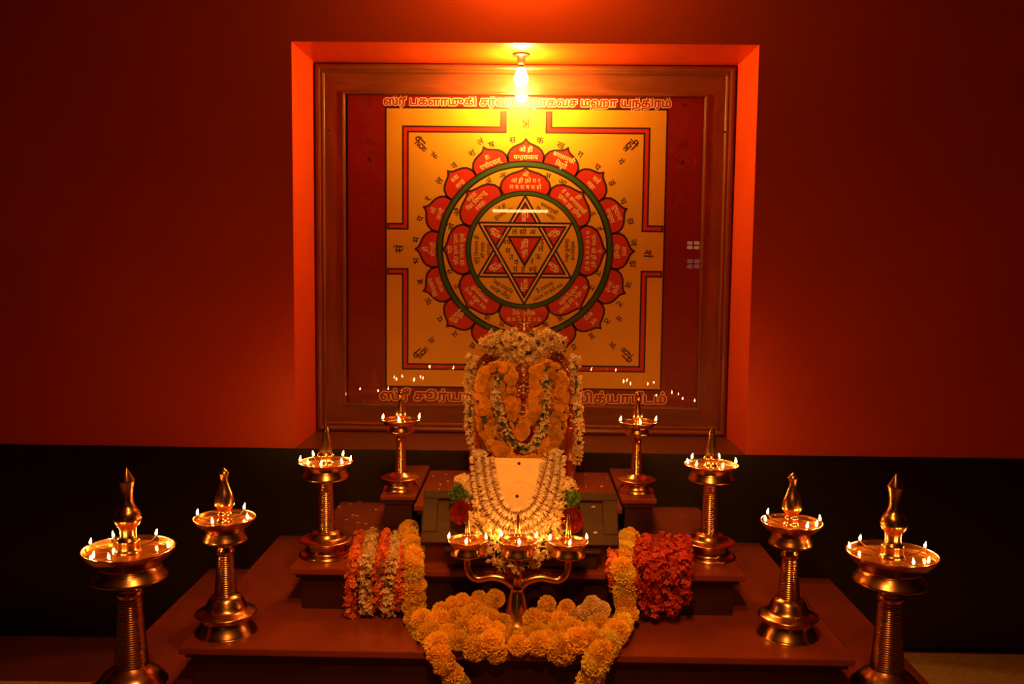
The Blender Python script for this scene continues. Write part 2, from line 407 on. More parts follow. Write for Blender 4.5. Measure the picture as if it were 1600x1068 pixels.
for tri, lay in ((up, 14), (dn, 16)):
    stroke([(x * .93, y * .93) for x, y in tri], 8.6, 'black', lay, True); stroke([(x * .93, y * .93) for x, y in tri], 2.6, 'pink', lay + 1, True)
T0 = [(-25, 20), (25, 20), (0, -23)]
poly([(-28, 22), (28, 22), (0, -27)], 'black', 18); poly([(-22.5, 18.7), (22.5, 18.7), (0, -19.5)], 'red', 19)
sheet = PR.build('printed_sheet', MATS, t)

# ---- lettering in Devanagari and Tamil from Blender's own font
_G = {}
def text_mesh(s, off=0.):
    c = bpy.data.curves.new('t', 'FONT'); c.body = s; c.size = 1; c.resolution_u = 2; c.offset = off
    o = bpy.data.objects.new('t', c); COL.objects.link(o)
    bpy.context.view_layer.update()
    me = bpy.data.meshes.new_from_object(o.evaluated_get(bpy.context.evaluated_depsgraph_get()))
    V = [(v.co.x, v.co.y) for v in me.vertices]; F = [tuple(p.vertices) for p in me.polygons]
    bpy.data.objects.remove(o); bpy.data.curves.remove(c); bpy.data.meshes.remove(me)
    return V, F
def mxx(s): V, F = text_mesh(s); return max([v[0] for v in V] or [0])
_na = None
def glyph(ch):
    global _na
    if ch not in _G:
        if _na is None: _na = mxx('न')
        V, F = text_mesh(ch); _G[ch] = (V, F, mxx(ch + 'न') - _na)
    return _G[ch]
CONS = set('कखगघङचछजझञटठडढणतथदधनपफबभमयरलळवशषसह'); STEM = set('खगघचजञणतथधनपबभमयलवशषस')
def clip_right(V, F, cx):
    oV, oF = [], []
    for f in F:
        P = [V[i] for i in f]; Q = []
        for i in range(len(P)):
            a, c = P[i], P[(i + 1) % len(P)]; ia, ic = a[0] <= cx, c[0] <= cx
            if ia: Q.append(a)
            if ia != ic: tt = (cx - a[0]) / (c[0] - a[0]); Q.append((cx, a[1] + tt * (c[1] - a[1])))
        if len(Q) >= 3: oF.append(tuple(range(len(oV), len(oV) + len(Q)))); oV += Q
    return oV, oF
def layout(s):
    V, F = [], []; pen = [0.]
    def put(gv, gf, dx, dy=0., k=1.):
        b0 = len(V); V.extend([(x * k + dx, y * k + dy) for x, y in gv]); F.extend([tuple(b0 + i for i in f) for f in gf])
    i = 0
    while i < len(s):
        ch = s[i]
        if s.startswith('क्ष', i):                              # drawn joined: crossed loop, stem and head line
            x0 = pen[0]
            for L_ in ([(.0, .62), (.66, .62)], [(.52, .62), (.52, .0)], [(.10, .60), (.07, .50), (.12, .42), (.24, .40), (.36, .46), (.40, .40), (.34, .30), (.16, .24), (.08, .14), (.14, .04), (.26, .03), (.33, .12), (.28, .24), (.40, .30), (.52, .30)]):
                for (xa, ya), (xb, yb) in zip(L_, L_[1:]):
                    l = math.hypot(xb - xa, yb - ya) or 1; nx, ny = -(yb - ya) / l * .03, (xb - xa) / l * .03; ex, ey = (xb - xa) / l * .02, (yb - ya) / l * .02
                    put([(xa - ex + nx, ya - ey + ny), (xa - ex - nx, ya - ey - ny), (xb + ex - nx, yb + ey - ny), (xb + ex + nx, yb + ey + ny)], [(0, 1, 2, 3)], x0)
            pen[0] += .66; i += 3
            while i < len(s) and s[i] in 'ाीेैोंः': gv, gf, ad = glyph(s[i]); put(gv, gf, pen[0]); pen[0] += ad; i += 1
            continue
        if ch not in CONS:
            gv, gf, ad = glyph(ch); put(gv, gf, pen[0]); pen[0] += ad; i += 1; continue
        cl = [ch]; i += 1
        while i + 1 < len(s) and s[i] == '्' and s[i + 1] in CONS: cl.append(s[i + 1]); i += 2
        ms = []
        while i < len(s) and s[i] in 'ािीुूृेैोौंँः्': ms.append(s[i]); i += 1
        if 'ि' in ms:
            gv, gf, ad = glyph('ि'); put(gv, gf, pen[0]); pen[0] += ad; ms.remove('ि')
        reph = len(cl) > 1 and cl[0] == 'र'
        if reph: cl = cl[1:]
        rak = len(cl) > 1 and cl[-1] == 'र'
        if rak: cl = cl[:-1]
        sub = None
        if len(cl) > 1 and cl[-2] not in STEM: sub = cl[-1]; cl = cl[:-1]
        for c in cl[:-1]:
            gv, gf, ad = glyph(c)
            mx = max(v[0] for v in gv)
            if c in STEM: gv2, gf2 = clip_right(gv, gf, ad - .19); put(gv2, gf2, pen[0]); pen[0] += ad - .19
            else: put(gv, gf, pen[0]); pen[0] += ad
        gv, gf, ad = glyph(cl[-1]); put(gv, gf, pen[0]); x0 = pen[0]; pen[0] += ad
        if sub: gv, gf, a2 = glyph(sub); put(gv, gf, x0 + ad * .5 - a2 * .3, -.42, .62)
        if rak:
            x1 = pen[0] - .12 if cl[-1] in STEM else x0 + ad * .5
            put([(x1, .12), (x1, .03), (x1 - .26, -.16), (x1 - .30, -.09)], [(0, 1, 2, 3)], 0)
        for m_ in ms:
            gv, gf, ad = glyph(m_); put(gv, gf, pen[0]); pen[0] += ad
        if reph:
            x1 = pen[0] - .1
            put([(x1 - .02, .62), (x1 + .05, .62), (x1 + .02, .78), (x1 - .08, .86), (x1 - .2, .80), (x1 - .17, .75), (x1 - .08, .79), (x1 - .03, .74)], [tuple(range(8))], 0)
    return V, F, pen[0]
LT = MB(); LMATS = [M['cream'], M['blackp'], M['textred']]
def word(s, r_or_xy, ang, size, m, lay=20, spread=None, maxw=None):
    """a word centred at polar (r, ang) or at (x, y), turned by ang degrees clockwise"""
    V, F, wd = layout(s)
    k = size
    kx = k if not maxw or wd * k <= maxw else maxw / wd
    cx, cy = r_or_xy if hasattr(r_or_xy, '__len__') else pol(ang, r_or_xy)
    ca, sa = math.cos(R(ang)), math.sin(R(ang))
    for j, (ox, oy) in enumerate(((0, .012), (-.016, -.008), (.016, -.008))):
        out = []
        for x, y in V:
            x = (x + ox - wd / 2) * kx; y = (y + oy - .31) * k
            out.append(lp(cx + x * ca + y * sa, cy - x * sa + y * ca, lay + j * .5))
        LT.add(out, F, m)
OUT = [('ओं ह्रीं', 'यन्त्रराजाय'), ('बगलामुखी', 'विद्महे'), ('सर्व', 'महा'), ('दुष्टानां', 'यन्त्राय'), ('वाचं', 'धीमही'), ('मुखं', 'तन्नो'), ('पदं', 'यन्त्र'), ('स्तंभय', 'प्र'),
       ('जिह्वां', 'प्र'), ('कीलय', 'यं'), ('बुद्धिं', 'बुद्धिं'), ('विनाशय', 'मन्त्राय'), ('ह्रीं', 'धीमही'), ('ओं', 'तन्नो'), ('स्वा', 'मन्त्र'), ('हः', 'प्रचोदयात्')]
for k, (a, c) in enumerate(OUT):
    a_, c_ = k * 22.5, k * 22.5
    word(a, 154.2, a_, 10, 0, maxw=36); word(c, 142.6, c_, 10, 0, maxw=42)
INN = [('ओं', 'आं ह्रीं क्रों य र', 'ल व श ष स हों'), ('ह्रीं', 'हं स बगलामुखी', 'प्राणा इह प्राणा'), ('य', 'प्राणा ओं ह्रीं क्रों', 'य र ल व श ष स हों'), ('हं', 'सः जीव इह स्थितः', 'सर्वेन्द्रियाणि'),
       ('ह्रीं', 'य र ल व श ष स', 'वाङ्मनः चक्षु'), ('सः', 'मम जीव मन्त्र', 'बगलामुखी'), ('स्त्री', 'श्रोत्र घ्राण प्राण', 'इह वागत्य सुखं'), ('स्वाहः', 'चिरं तिष्टन्तु', 'स्वाहः')]
for k, tr_ in enumerate(INN):
    for r_, s_, mw in ((116.2, tr_[0], 26), (106.8, tr_[1], 62), (97.2, tr_[2], 62)): word(s_, r_, k * 45, 9.2, 0, maxw=mw)
for k, ch in enumerate('कखगघङचछजझञटठडढणतथदधनपफबभमयरलवशषस'): word(ch, 169.5, 7.3 + k * 11.15, 14, 1)
for k, s_ in enumerate(('अ', 'आ', 'इ', 'ई', 'उ', 'ऊ', 'ऋ', 'ॠ', 'ऌ', 'ॡ', 'ए', 'ऐ', 'ओ', 'औ', 'अं', 'अः')):
    word(s_, 119.5, 22.5 + 45 * (k // 2) + (-6 if k % 2 == 0 else 6), 12.5, 1)
for s_, dg, r_ in (('क्षं', 0, 193), ('शं', 91, 191), ('सं', 270, 195)): word(s_, r_, dg, 18, 1)
for dg in (45, 135, 225, 315): word('ह्लीं', 230, dg, 19, 1)
for s_, xy, dg in (('हं', (-141, 144), 315), ('लं', (-70, 165), 338), ('यं', (147, 137), 45), ('वं', (148, -104), 125), ('क्षं', (139, -146), 135), ('शं', (-144, -142), 225)): word(s_, xy, dg, 13, 1)
for k in range(6): word('ह्लीं', 53 if k % 3 else 55, k * 60, 15, 0, 20)
word('ह्रीं', (0, 9), 0, 15, 0, 20); word('क्लीं', (0, -4), 0, 10, 0, 20)
for s_, x, y in (('लं', -16, 28), ('सो', -3, 28), ('अं', 12, 28), ('थ्य', -28, 12), ('स', -26, -1), ('उ', -21, -11), ('वं', -13, -19), ('यं', -14, -30), ('हं', -2, -30), ('स्यूं', 13, -30), ('रं', 12, -18), ('ऊ', 21, -10), ('ल', 25, 2), ('द्य', 27, 14)):
    word(s_, (x, y), 0, 11.5, 1)
SEG = [(30, ('बगलामुखी', 'शिरसे स्वाहः')), (90, ('सर्वदुष्टानां', 'शिखायै वौषट्')), (150, ('वाचं मुखं पदं स्तंभय', 'कवचाय हुं')), (210, ('जिह्वां कीलय', 'नेत्रत्रयाय वौषट्')), (270, ('बुद्धिं विनाशय ह्रीं', 'ओं स्वाहः', 'अस्त्राय')), (330, ('ओं ह्रीं', 'हृदयाय नमः'))]
for dg, ls in SEG:
    for j, s_ in enumerate(ls): word(s_, 74.5 - j * 9.5, dg, 8, 1, maxw=52 - 16 * j)
# Tamil headings, red letters in a cream edge
def scan_fill(s, rows=44):
    """letters filled row by row from their outlines (nonzero winding)"""
    c = bpy.data.curves.new('t', 'FONT'); c.body = s; c.size = 1; c.resolution_u = 4; c.fill_mode = 'NONE'
    o = bpy.data.objects.new('t', c); COL.objects.link(o); bpy.context.view_layer.update()
    me = bpy.data.meshes.new_from_object(o.evaluated_get(bpy.context.evaluated_depsgraph_get()))
    P = [(v.co.x, v.co.y) for v in me.vertices]; E = []
    for e in me.edges:
        a, b_ = sorted(e.vertices)
        E.append((P[a], P[b_]) if b_ - a == 1 else (P[b_], P[a]))
    bpy.data.objects.remove(o); bpy.data.curves.remove(c); bpy.data.meshes.remove(me)
    y0 = min(p[1] for p in P); y1 = max(p[1] for p in P); h = 1 / rows; V, F = [], []
    for r_ in range(int((y1 - y0) / h) + 1):
        y = y0 + (r_ + .5) * h; X = []
        for (xa, ya), (xb, yb) in E:
            if (ya <= y) != (yb <= y): X.append((xa + (y - ya) / (yb - ya) * (xb - xa), 1 if yb > ya else -1))
        X.sort(); wn = 0
        for (xa, d), nx in zip(X, X[1:] + [(0, 0)]):
            wn += d
            if wn: i = len(V); V += [(xa, y - h / 2), (nx[0], y - h / 2), (nx[0], y + h / 2), (xa, y + h / 2)]; F.append((i, i + 1, i + 2, i + 3))
    return V, F
def heading(s, cx, cy, wd, hgt):
    V, F = scan_fill(s); x0 = min(v[0] for v in V); x1 = max(v[0] for v in V); kx = wd / (x1 - x0)
    for off, lay, mi, n in ((.105, 20, 0, 10), (.03, 24, 2, 6)):
        for k in range(n):
            dx, dy = off * hgt * math.cos(2 * math.pi * k / n), off * hgt * math.sin(2 * math.pi * k / n)
            LT.add([lp(cx + dx + (x - (x0 + x1) / 2) * kx, cy + dy + (y - .3) * hgt, lay + k * .25) for x, y in V], F, mi)
heading('ஸ்ரீ பகளாமுகி சர்வரட்ஷாகவச மஹா யந்திரம்', 1, 225.5, 440, 17)
heading('ஸ்ரீ சூர்யமங்கள நித்ய வித்யாபீடம்', 0, -231, 450, 21)
LT.build('lettering', LMATS, sheet)

# ------------------------------------------------------------------ bulbs
def bulb(name, label, p, m, sc_=1.):
    t = thing(name, label, 'light', p)
    t.scale = (sc_,) * 3
    b = MB(); b.lathe([(0, 0), (.036, 0), (.037, -.004), (.030, -.008), (.018, -.010), (.017, -.030), (.014, -.034), (.0135, -.045), (0, -.045)], 32); b.build('bulb_holder', M['bakelite'], t)
    b = MB(); b.lathe([(.0125, -.045), (.0125, -.052), (.012, -.056)], 24); b.build('bulb_cap', M['brass'], t)
    pr = [(.012, -.056), (.0145, -.062), (.020, -.074), (.026, -.087), (.0295, -.100), (.0295, -.110), (.026, -.121), (.018, -.130), (.009, -.134), (0.0005, -.135)]
    b = MB(); b.lathe(pr, 32); b.build('bulb_glass', m, t); return t
bulb('light_bulb', 'lit clear bulb in a brown holder under the top of the niche', (-.012, .165, ZT), M['bulb'], .85)
ub = bulb('wall_bulb', 'lit bulb on the wall above the niche, out of the frame', (.0, -.16, 2.62), M['upper'])
b = MB(); b.tube([(0, 0, 0), (0, 0, .02), (0, .08, .03), (0, .16, .0)], .006, 8); b.lathe([(0, .0), (.03, .0), (.03, .01), (0, .01)], 20, c=(0, .15, -.005)); b.build('bracket', M['bakelite'], ub)

hb = bulb('added_fill_pendant', 'added pendant fill bulb under a dark shade high before the altar, out of the frame', (0, -2.1, 3.0), M['fill_bulb'], 1.6)  # unseen fill lamp, added to brighten the steps and flowers
b = MB(); b.lathe([(.02, -.005), (.06, -.02), (.12, -.10), (.155, -.275)], 40); b.lathe([(.153, -.275), (.118, -.10), (.058, -.022), (.02, -.007)], 40); b.build('light_cutoff_shade', M['bakelite'], hb)  # shade shaped to keep the added light off the walls
b = MB(); b.tube([(0, 0, 0), (0, 0, .31)], .003, 8); b.build('cord', M['bakelite'], hb)
# added spotlight out of view, brightens the idol and garlands, with its can
sl_ = bpy.data.lights.new('added_spotlight', 'SPOT'); so = bpy.data.objects.new('added_spot_beam', sl_); COL.objects.link(so)
sl_.color = SPOT[0]; sl_.energy = SPOT[1]; sl_.spot_size = R(44); sl_.spot_blend = 1.0; sl_.shadow_soft_size = .03
fp = Vector((0, -2.9, 2.75)); fq = (Vector((0, -.66, .66)) - fp).to_track_quat('-Z', 'Y')
ft = thing('added_spotlight', 'added black can spotlight brightening the idol, hung before the altar out of the frame', 'light', fp)
so.parent = ft; so.rotation_mode = 'QUATERNION'; so.rotation_quaternion = fq
b = MB(); b.lathe([(.055, -.03), (.055, .10), (.03, .12), (0, .12)], 32); b.lathe([(0, .02), (.05, .02), (.052, -.03)], 32); can = b.build('can', M['bakelite'], ft); can.rotation_mode = 'QUATERNION'; can.rotation_quaternion = fq
b = MB(); b.tube([fq @ Vector((0, 0, .11)), Vector((0, -.07, .2)), Vector((0, -.07, RZ - 2.75))], .008, 8); b.build('stem', M['bakelite'], ft)
# ------------------------------------------------------------------ brass lamps
FLAMES = []
def flame_mesh(seed):
    rnd = random.Random(seed); b = MB(); h = .0160; ks = [(0, 0), (.32, .07), (.46, .2), (.5, .34), (.43, .52), (.28, .7), (.13, .86), (0.01, 1)]
    n = 12; vs = []; lean = (rnd.uniform(-.003, .003), rnd.uniform(-.001, .001))
    for r, z in ks:
        for i in range(n):
            a = 2 * math.pi * i / n; vs.append((r * .0060 * math.cos(a) + lean[0] * z * z, r * .0060 * math.sin(a) + lean[1] * z * z, z * h))
    b.add(vs, [(k * n + i, k * n + (i + 1) % n, (k + 1) * n + (i + 1) % n, (k + 1) * n + i) for k in range(len(ks) - 1) for i in range(n)], 0, True)
    return b.mesh('flame', M['flame'])
FM = [flame_mesh(s) for s in range(4)]
def smooth_prof(P, n=4):
    Q = spline([(r, 0, z) for r, z in P], n); return [(max(0.0003, p.x), p.z) for p in Q]
def ribs(r0, z0, r1, z1, n, amp):
    out = []
    for k in range(n):
        for j, s in ((0, 0), (.25, 1), (.5, 1), (.75, 0)):
            t_ = (k + j) / n; out.append((r0 + (r1 - r0) * t_ + amp * s, z0 + (z1 - z0) * t_))
    out.append((r1, z1)); return out
def cnt(a, *more):
    out = list(a)
    for m_ in more: out += m_
    return out
def pan_prof(zb, rb, rn, zr, rr, zn):
    """lower flange rb at zb, neck rn at zn, pan rim rr at zr; outer surface, rim, inner floor"""
    return smooth_prof([(rb * .35, zb - .004), (rb * .8, zb - .004), (rb * .98, zb), (rb, zb + .004), (rb * .965, zb + .009), (rb * .90, zb + .017), (rb * .84, zb + .026), (rb * .80, zn), (rr * .80, zn + (zr - zn) * .35), (rr * .93, zn + (zr - zn) * .7), (rr, zr), (rr * 1.0, zr + .003), (rr * .965, zr + .0025), (rr * .93, zr - .004), (rr * .85, zr - .011), (rr * .6, zr - .013), (.004, zr - .013)], 4)
def lamp(name, label, loc, kind, flames, group, lean=0.):
    t = thing(name, label, 'oil lamp', loc, 0, group)
    zr, rr, fin = None, None, None
    if kind == 1:
        base = smooth_prof([(.0, 0), (.086, 0), (.0895, .003), (.086, .009), (.079, .020), (.074, .032), (.073, .042), (.076, .047), (.084, .050), (.086, .053), (.078, .062), (.066, .076), (.050, .088), (.042, .095)], 4)
        col = cnt([(.042, .095)], ribs(.038, .098, .027, .268, 30, .0022), [(.027, .27), (.031, .274), (.032, .282), (.027, .288), (.024, .292), (.028, .299), (.03, .304), (.03, .312)])
        pan = pan_prof(.318, .092, .06, .390, .110, .352); zr, rr = .390, .110
        fin = smooth_prof([(.031, .376), (.031, .384), (.027, .392), (.026, .402), (.026, .412), (.020, .420), (.019, .432), (.021, .444), (.026, .450), (.032, .462), (.0325, .470), (.028, .484), (.018, .498), (.0145, .515), (.0145, .535), (.018, .553), (.019, .557)], 4)
        fin = cnt(fin, [(.0195, .559), (.019, .562)], [(.0, .594)])
    elif kind == 2:
        base = smooth_prof([(.0, 0), (.074, 0), (.078, .003), (.075, .009), (.069, .019), (.064, .030), (.063, .040), (.068, .045), (.077, .048), (.078, .053), (.070, .058), (.056, .066), (.048, .080), (.040, .094), (.030, .101)], 4)
        col = cnt([(.030, .101)], ribs(.027, .103, .019, .206, 18, .0020), [(.020, .208), (.024, .213), (.024, .222), (.019, .228), (.019, .232), (.024, .238), (.024, .244)])
        pan = pan_prof(.246, .058, .04, .304, .080, .276); zr, rr = .304, .080
        fin = smooth_prof([(.021, .292), (.021, .299), (.017, .306), (.0175, .316), (.0145, .322), (.017, .328), (.024, .338), (.0255, .348), (.022, .366), (.015, .384), (.0105, .400), (.0105, .412), (.0125, .420), (.013, .424), (.009, .430), (.0, .438)], 4)
    elif kind == 3:
        base = smooth_prof([(.0, 0), (.072, 0), (.076, .003), (.072, .008), (.058, .012), (.057, .034), (.062, .040), (.075, .043), (.077, .046), (.070, .049), (.056, .051), (.048, .056), (.040, .066), (.030, .071)], 4)
        col = cnt([(.030, .071)], ribs(.024, .073, .019, .208, 24, .0017), [(.019, .21), (.022, .214)])
        pan = pan_prof(.226, .066, .045, .271, .078, .250); zr, rr = .271, .078
        fin = smooth_prof([(.023, .258), (.022, .268), (.017, .276), (.0165, .286), (.022, .290), (.0225, .294), (.019, .300), (.017, .312), (.013, .335), (.0105, .350), (.0095, .362), (.0085, .364)], 4)
        fin = cnt(fin, [(.0085, .365), (.0, .388)])
    elif kind == 4:
        base = smooth_prof([(.0, 0), (.053, 0), (.056, .003), (.053, .008), (.048, .014), (.045, .024), (.048, .031), (.060, .036), (.0605, .039), (.052, .042), (.040, .044), (.033, .048), (.024, .054)], 4)
        col = cnt([(.020, .054)], ribs(.017, .055, .012, .150, 22, .0012), [(.013, .152), (.016, .156), (.016, .164), (.011, .169), (.009, .173), (.013, .178), (.014, .184)])
        pan = pan_prof(.182, .043, .03, .219, .061, .200); zr, rr = .219, .061
        fin = smooth_prof([(.016, .209), (.016, .215), (.013, .221), (.011, .226), (.015, .230), (.017, .238), (.016, .248), (.012, .262), (.0075, .280), (.007, .290), (.009, .298), (.009, .306), (.006, .312), (.0, .316)], 4)
    b = MB(); b.lathe(base, 56); b.build('base', M['brass'], t)
    b = MB(); b.lathe(col, 40); b.build('column', M['brass'], t)
    b = MB(); b.lathe(pan, 56); pan_o = b.build('oil_pan', M['brass'], t)
    b = MB(); b.lathe([(.0004, zr - .0085), (rr * .5, zr - .0085), (rr * .895, zr - .0085)], 40); b.build('oil', M['oil'], t)
    b = MB(); b.lathe(fin, 40); b.build('finial', M['brass'], t)
    for k, dg in enumerate(flames):
        add_flame(t, zr, rr, dg, k)
    return t
def add_flame(t, zr, rr, dg, k, o=(0, 0)):
    a = R(dg); c, s = math.cos(a), math.sin(a); rf = rr * .90
    b = MB(); b.tube([(o[0] + c * rr * .45, o[1] + s * rr * .45, zr - .006), (o[0] + c * rr * .75, o[1] + s * rr * .75, zr - .005), (o[0] + c * rf, o[1] + s * rf, zr + .003), (o[0] + c * (rf + .002), o[1] + s * (rf + .002), zr + .009)], .0018, 6)
    wk = b.build('wick', M['wick'], t)
    fl = mesh_obj('flame', FM[k % 4], wk); fl.location = (o[0] + c * (rf + .002), o[1] + s * (rf + .002), zr + .006)
G = 'brass oil lamps on the altar steps'
lamp('standing_oil_lamp', 'tallest brass oil lamp with ribbed column, front left corner of the altar', (-.9537, -1.0021, T1Z), 1, (173, 134, 73, -3, -116, -91), G)
lamp('standing_oil_lamp', 'tallest brass oil lamp with pointed finial, front right corner of the altar', (.9369, -.9453, T1Z), 1, (119, 168, 20, -84, -60), G)
lamp('standing_oil_lamp', 'medium brass oil lamp with pear-shaped finial on the second step, left side', (-.7638, -.8541, T2Z), 2, (176, -95, 66, -22), G)
lamp('standing_oil_lamp', 'medium brass oil lamp with pear-shaped finial on the second step, right side', (.7236, -.8109, T2Z), 2, (131, -168, -75, -1, -50), G)
lamp('standing_oil_lamp', 'brass oil lamp with tall conical finial on the third step, left of the striped strands', (-.5558, -.5903, T3Z), 3, (-166, 132, 59, -120, -88, -39, -5), G)
lamp('standing_oil_lamp', 'brass oil lamp with tall conical finial on the third step, right of the red flowers', (.5614, -.5516, T3Z), 3, (130, -168, -137, 60, -75, 2), G)
lamp('standing_oil_lamp', 'smallest brass oil lamp on a pedestal left of the idol', (-.372, -.345, PZ), 4, (-163, -88, 5), G)
lamp('standing_oil_lamp', 'smallest brass oil lamp on a pedestal right of the idol', (.372, -.325, PZ), 4, (-165, -88, -6), G)

# three-branched lamp
TL = (.003, -.792, T2Z)
t = thing('branched_oil_lamp', 'brass lamp of three branches with three oil pans before the metal plate', 'oil lamp', TL)
b = MB(); b.lathe(smooth_prof([(0, 0), (.058, 0), (.060, .004), (.052, .012), (.042, .028), (.034, .050), (.026, .075), (.020, .098), (.019, .108)], 4), 40); b.build('foot', M['brass'], t)
b = MB(); b.tube([(0, 0, .105), (0, 0, .14), (0, 0, .17), (0, 0, .20)], [.018, .0145, .0135, .0135], 20); b.build('centre_stem', M['brass'], t)
for s in (-1, 1):
    P = spline([(s * .004, 0, .108), (s * .03, 0, .128), (s * .065, 0, .136), (s * .105, 0, .130), (s * .126, 0, .140), (s * .134, 0, .162), (s * .1345, 0, .196)], 6)
    b = MB(); b.tube(P, [.0145 - .0045 * min(1, i / 12) for i in range(len(P))], 16)
    b.lathe([(.010, .182), (.014, .185), (.014, .190), (.010, .194)], 20, c=(s * .134, 0, 0)); b.build('arm', M['brass'], t)
for k, (x, fl) in enumerate(((-.1345, (-173, -9, -91)), (0, (152, 15, -85)), (.1345, (-170, 8, -88)))):
    b = MB(); b.lathe([(r, z) for r, z in pan_prof(.198, .046, .03, .236, .054, .217)], 40, c=(x, 0, 0)); pn = b.build('oil_pan', M['brass'], t)
    b = MB(); b.lathe([(.0004, .2275), (.048, .2275)], 32, c=(x, 0, 0)); b.build('oil', M['oil'], t)
    b = MB(); b.lathe(smooth_prof([(.012, .226), (.011, .234), (.0085, .240), (.009, .247), (.010, .252), (.0075, .258), (.0065, .275), (.005, .295), (.0035, .305), (0, .316)], 3), 24, c=(x, 0, 0)); b.build('finial', M['brass'], t)
    for j, dg in enumerate(fl): add_flame(t, .236, .054, dg, j + k, (x, 0))

# ------------------------------------------------------------------ flower meshes (unit size)
def orient(d, tw, rnd=None):
    q = Vector((0, 0, 1)).rotation_difference(d.normalized()); return q @ Quaternion((0, 0, 1), tw)
def marigold(seed, dens=1., flat=.82, m=M['marigold'], cover=2.1):
    rnd = random.Random(seed); b = MB()
    b.ell((0, 0, 0), (.66, .66, .66 * flat), 12, 8)
    rings = 9
    for k in range(rings):
        th = .12 + cover * k / (rings - 1); n = max(4, int((5 + 15 * math.sin(th)) * dens)); off = rnd.random() * 6
        for i in range(n):
            ph = off + 2 * math.pi * (i + rnd.uniform(-.25, .25)) / n; t_ = th + rnd.uniform(-.07, .07)
            d = Vector((math.sin(t_) * math.cos(ph), math.sin(t_) * math.sin(ph), math.cos(t_)))
            e1 = Vector((-math.sin(ph), math.cos(ph), 0)); e2 = d.cross(e1)
            if rnd.random() < .5: e1, e2 = (e1 + e2 * .6).normalized(), (e2 - e1 * .6).normalized()
            L = rnd.uniform(.9, 1.06); wd = rnd.uniform(.15, .21); c = rnd.uniform(-.08, .08)
            p = lambda r, a, bb: (d * r + e1 * a + e2 * bb) * 1.0
            vs = [p(.55, -wd * .4, 0), p(.55, wd * .4, 0), p(L * .9, -wd, c), p(L * .9, 0, c + .09), p(L * .9, wd, c), p(L, -wd * .8, c + .03 + rnd.uniform(-.05, .05)), p(L * .96, 0, c + .14), p(L, wd * .8, c + .03 + rnd.uniform(-.05, .05))]
            b.add([(v.x, v.y, v.z * flat) for v in vs], [(0, 1, 4, 3, 2), (2, 3, 6, 5), (3, 4, 7, 6)], 0, False)
    return b.mesh('marigold', m)
def star_flower(seed, n=5, m=M['jasmine'], tube=1.3, pl=.85, pw=.22, open_=.95):
    rnd = random.Random(seed); b = MB()
    b.lathe([(.05, -tube), (.09, -tube * .4), (.14, 0)], 5, smooth=True)
    for i in range(n):
        a = 2 * math.pi * i / n + rnd.uniform(-.12, .12); op = open_ + rnd.uniform(-.4, .3)
        o = Vector((math.cos(a), math.sin(a), 0)); s = Vector((-math.sin(a), math.cos(a), 0)); u = Vector((0, 0, 1))
        vs = []
        for r_, w_ in ((.08, .08), (.35, .8), (.7, 1.), (1., .15)):
            ang = op * (r_ ** .8); q = o * math.sin(ang) + u * math.cos(ang)
            c = q * (r_ * pl) + o * .06
            vs += [c - s * pw * w_ + u * .05 * w_, c + s * pw * w_ + u * .05 * w_]
        b.add(vs, [(0, 1, 3, 2), (2, 3, 5, 4), (4, 5, 7, 6)], 0, True)
    return b.mesh('blossom', m)
def bud(seed, m=M['bud']):
    rnd = random.Random(seed); b = MB(); cx = rnd.uniform(-.1, .1)
    b.lathe([(.05, -1.0), (.08, -.55), (.14, -.3), (.36, 0), (.42, .25), (.32, .55), (.1, .8), (.01, .88)], 8)
    return b.mesh('bud', m)
def leaf_sprig(seed, m=M['leafy']):
    rnd = random.Random(seed); b = MB()
    for i in range(7):
        a = rnd.uniform(0, 6.28); op = rnd.uniform(.2, 1.3); o = Vector((math.cos(a), math.sin(a), 0)); s = Vector((-math.sin(a), math.cos(a), 0))
        vs = []
        for r_, w_ in ((.0, .1), (.4, 1), (.75, .8), (1., .1)):
            q = o * math.sin(op) + Vector((0, 0, 1)) * math.cos(op); c = q * r_; vs += [c - s * .2 * w_, c + s * .2 * w_]
        b.add(vs, [(0, 1, 3, 2), (2, 3, 5, 4), (4, 5, 7, 6)], 0, False)
    return b.mesh('leaf', m)
MG = [marigold(s) for s in range(4)]; MGL = [marigold(s + 10, m=M['lemon']) for s in range(2)]
MGO = [marigold(s + 20, .8, .62, M['marigold2'], 1.9) for s in range(4)]
JS = [star_flower(s) for s in range(5)]; BD = [bud(s) for s in range(3)]
IX = [star_flower(s + 30, 4, M['ixora'], 1.0, .85, .36, 1.35) for s in range(4)]
OR = [star_flower(s + 40, 5, M['orange'], 1.0, .85, .34, 1.2) for s in range(4)]
LF = [leaf_sprig(s) for s in range(4)]; RO = [marigold(s + 60, .9, .9, M['rose'], 2.2) for s in range(2)]
MWH = [marigold(99, 1., .85, M['jasmine'])]

def put_flowers(t, items, name, cap=100):
    """items: (mesh, position, quaternion, scale); the nearest ones become parts, the rest one part"""
    items = sorted(items, key=lambda it: (it[1] - CAM).length)
    org = t.location
    for me, p, q, s in items[:cap]:
        o = bpy.data.objects.new(name, me); COL.objects.link(o); o.parent = t
        o.location = p - org; o.rotation_mode = 'QUATERNION'; o.rotation_quaternion = q
        o.scale = s if hasattr(s, '__len__') else (s, s, s)
    rest = items[cap:]
    if rest:
        b = MB(); mats = []
        for me, p, q, s in rest:
            mm = me.materials[0]
            if mm not in mats: mats.append(mm)
            S = Vector(s) if hasattr(s, '__len__') else Vector((s, s, s))
            b.add([q @ Vector((v.co.x * S.x, v.co.y * S.y, v.co.z * S.z)) + p - org for v in me.vertices], [tuple(f.vertices) for f in me.polygons], mats.index(mm), me.polygons[0].use_smooth)
        tag(b.build(name, mats, t), kind='stuff')
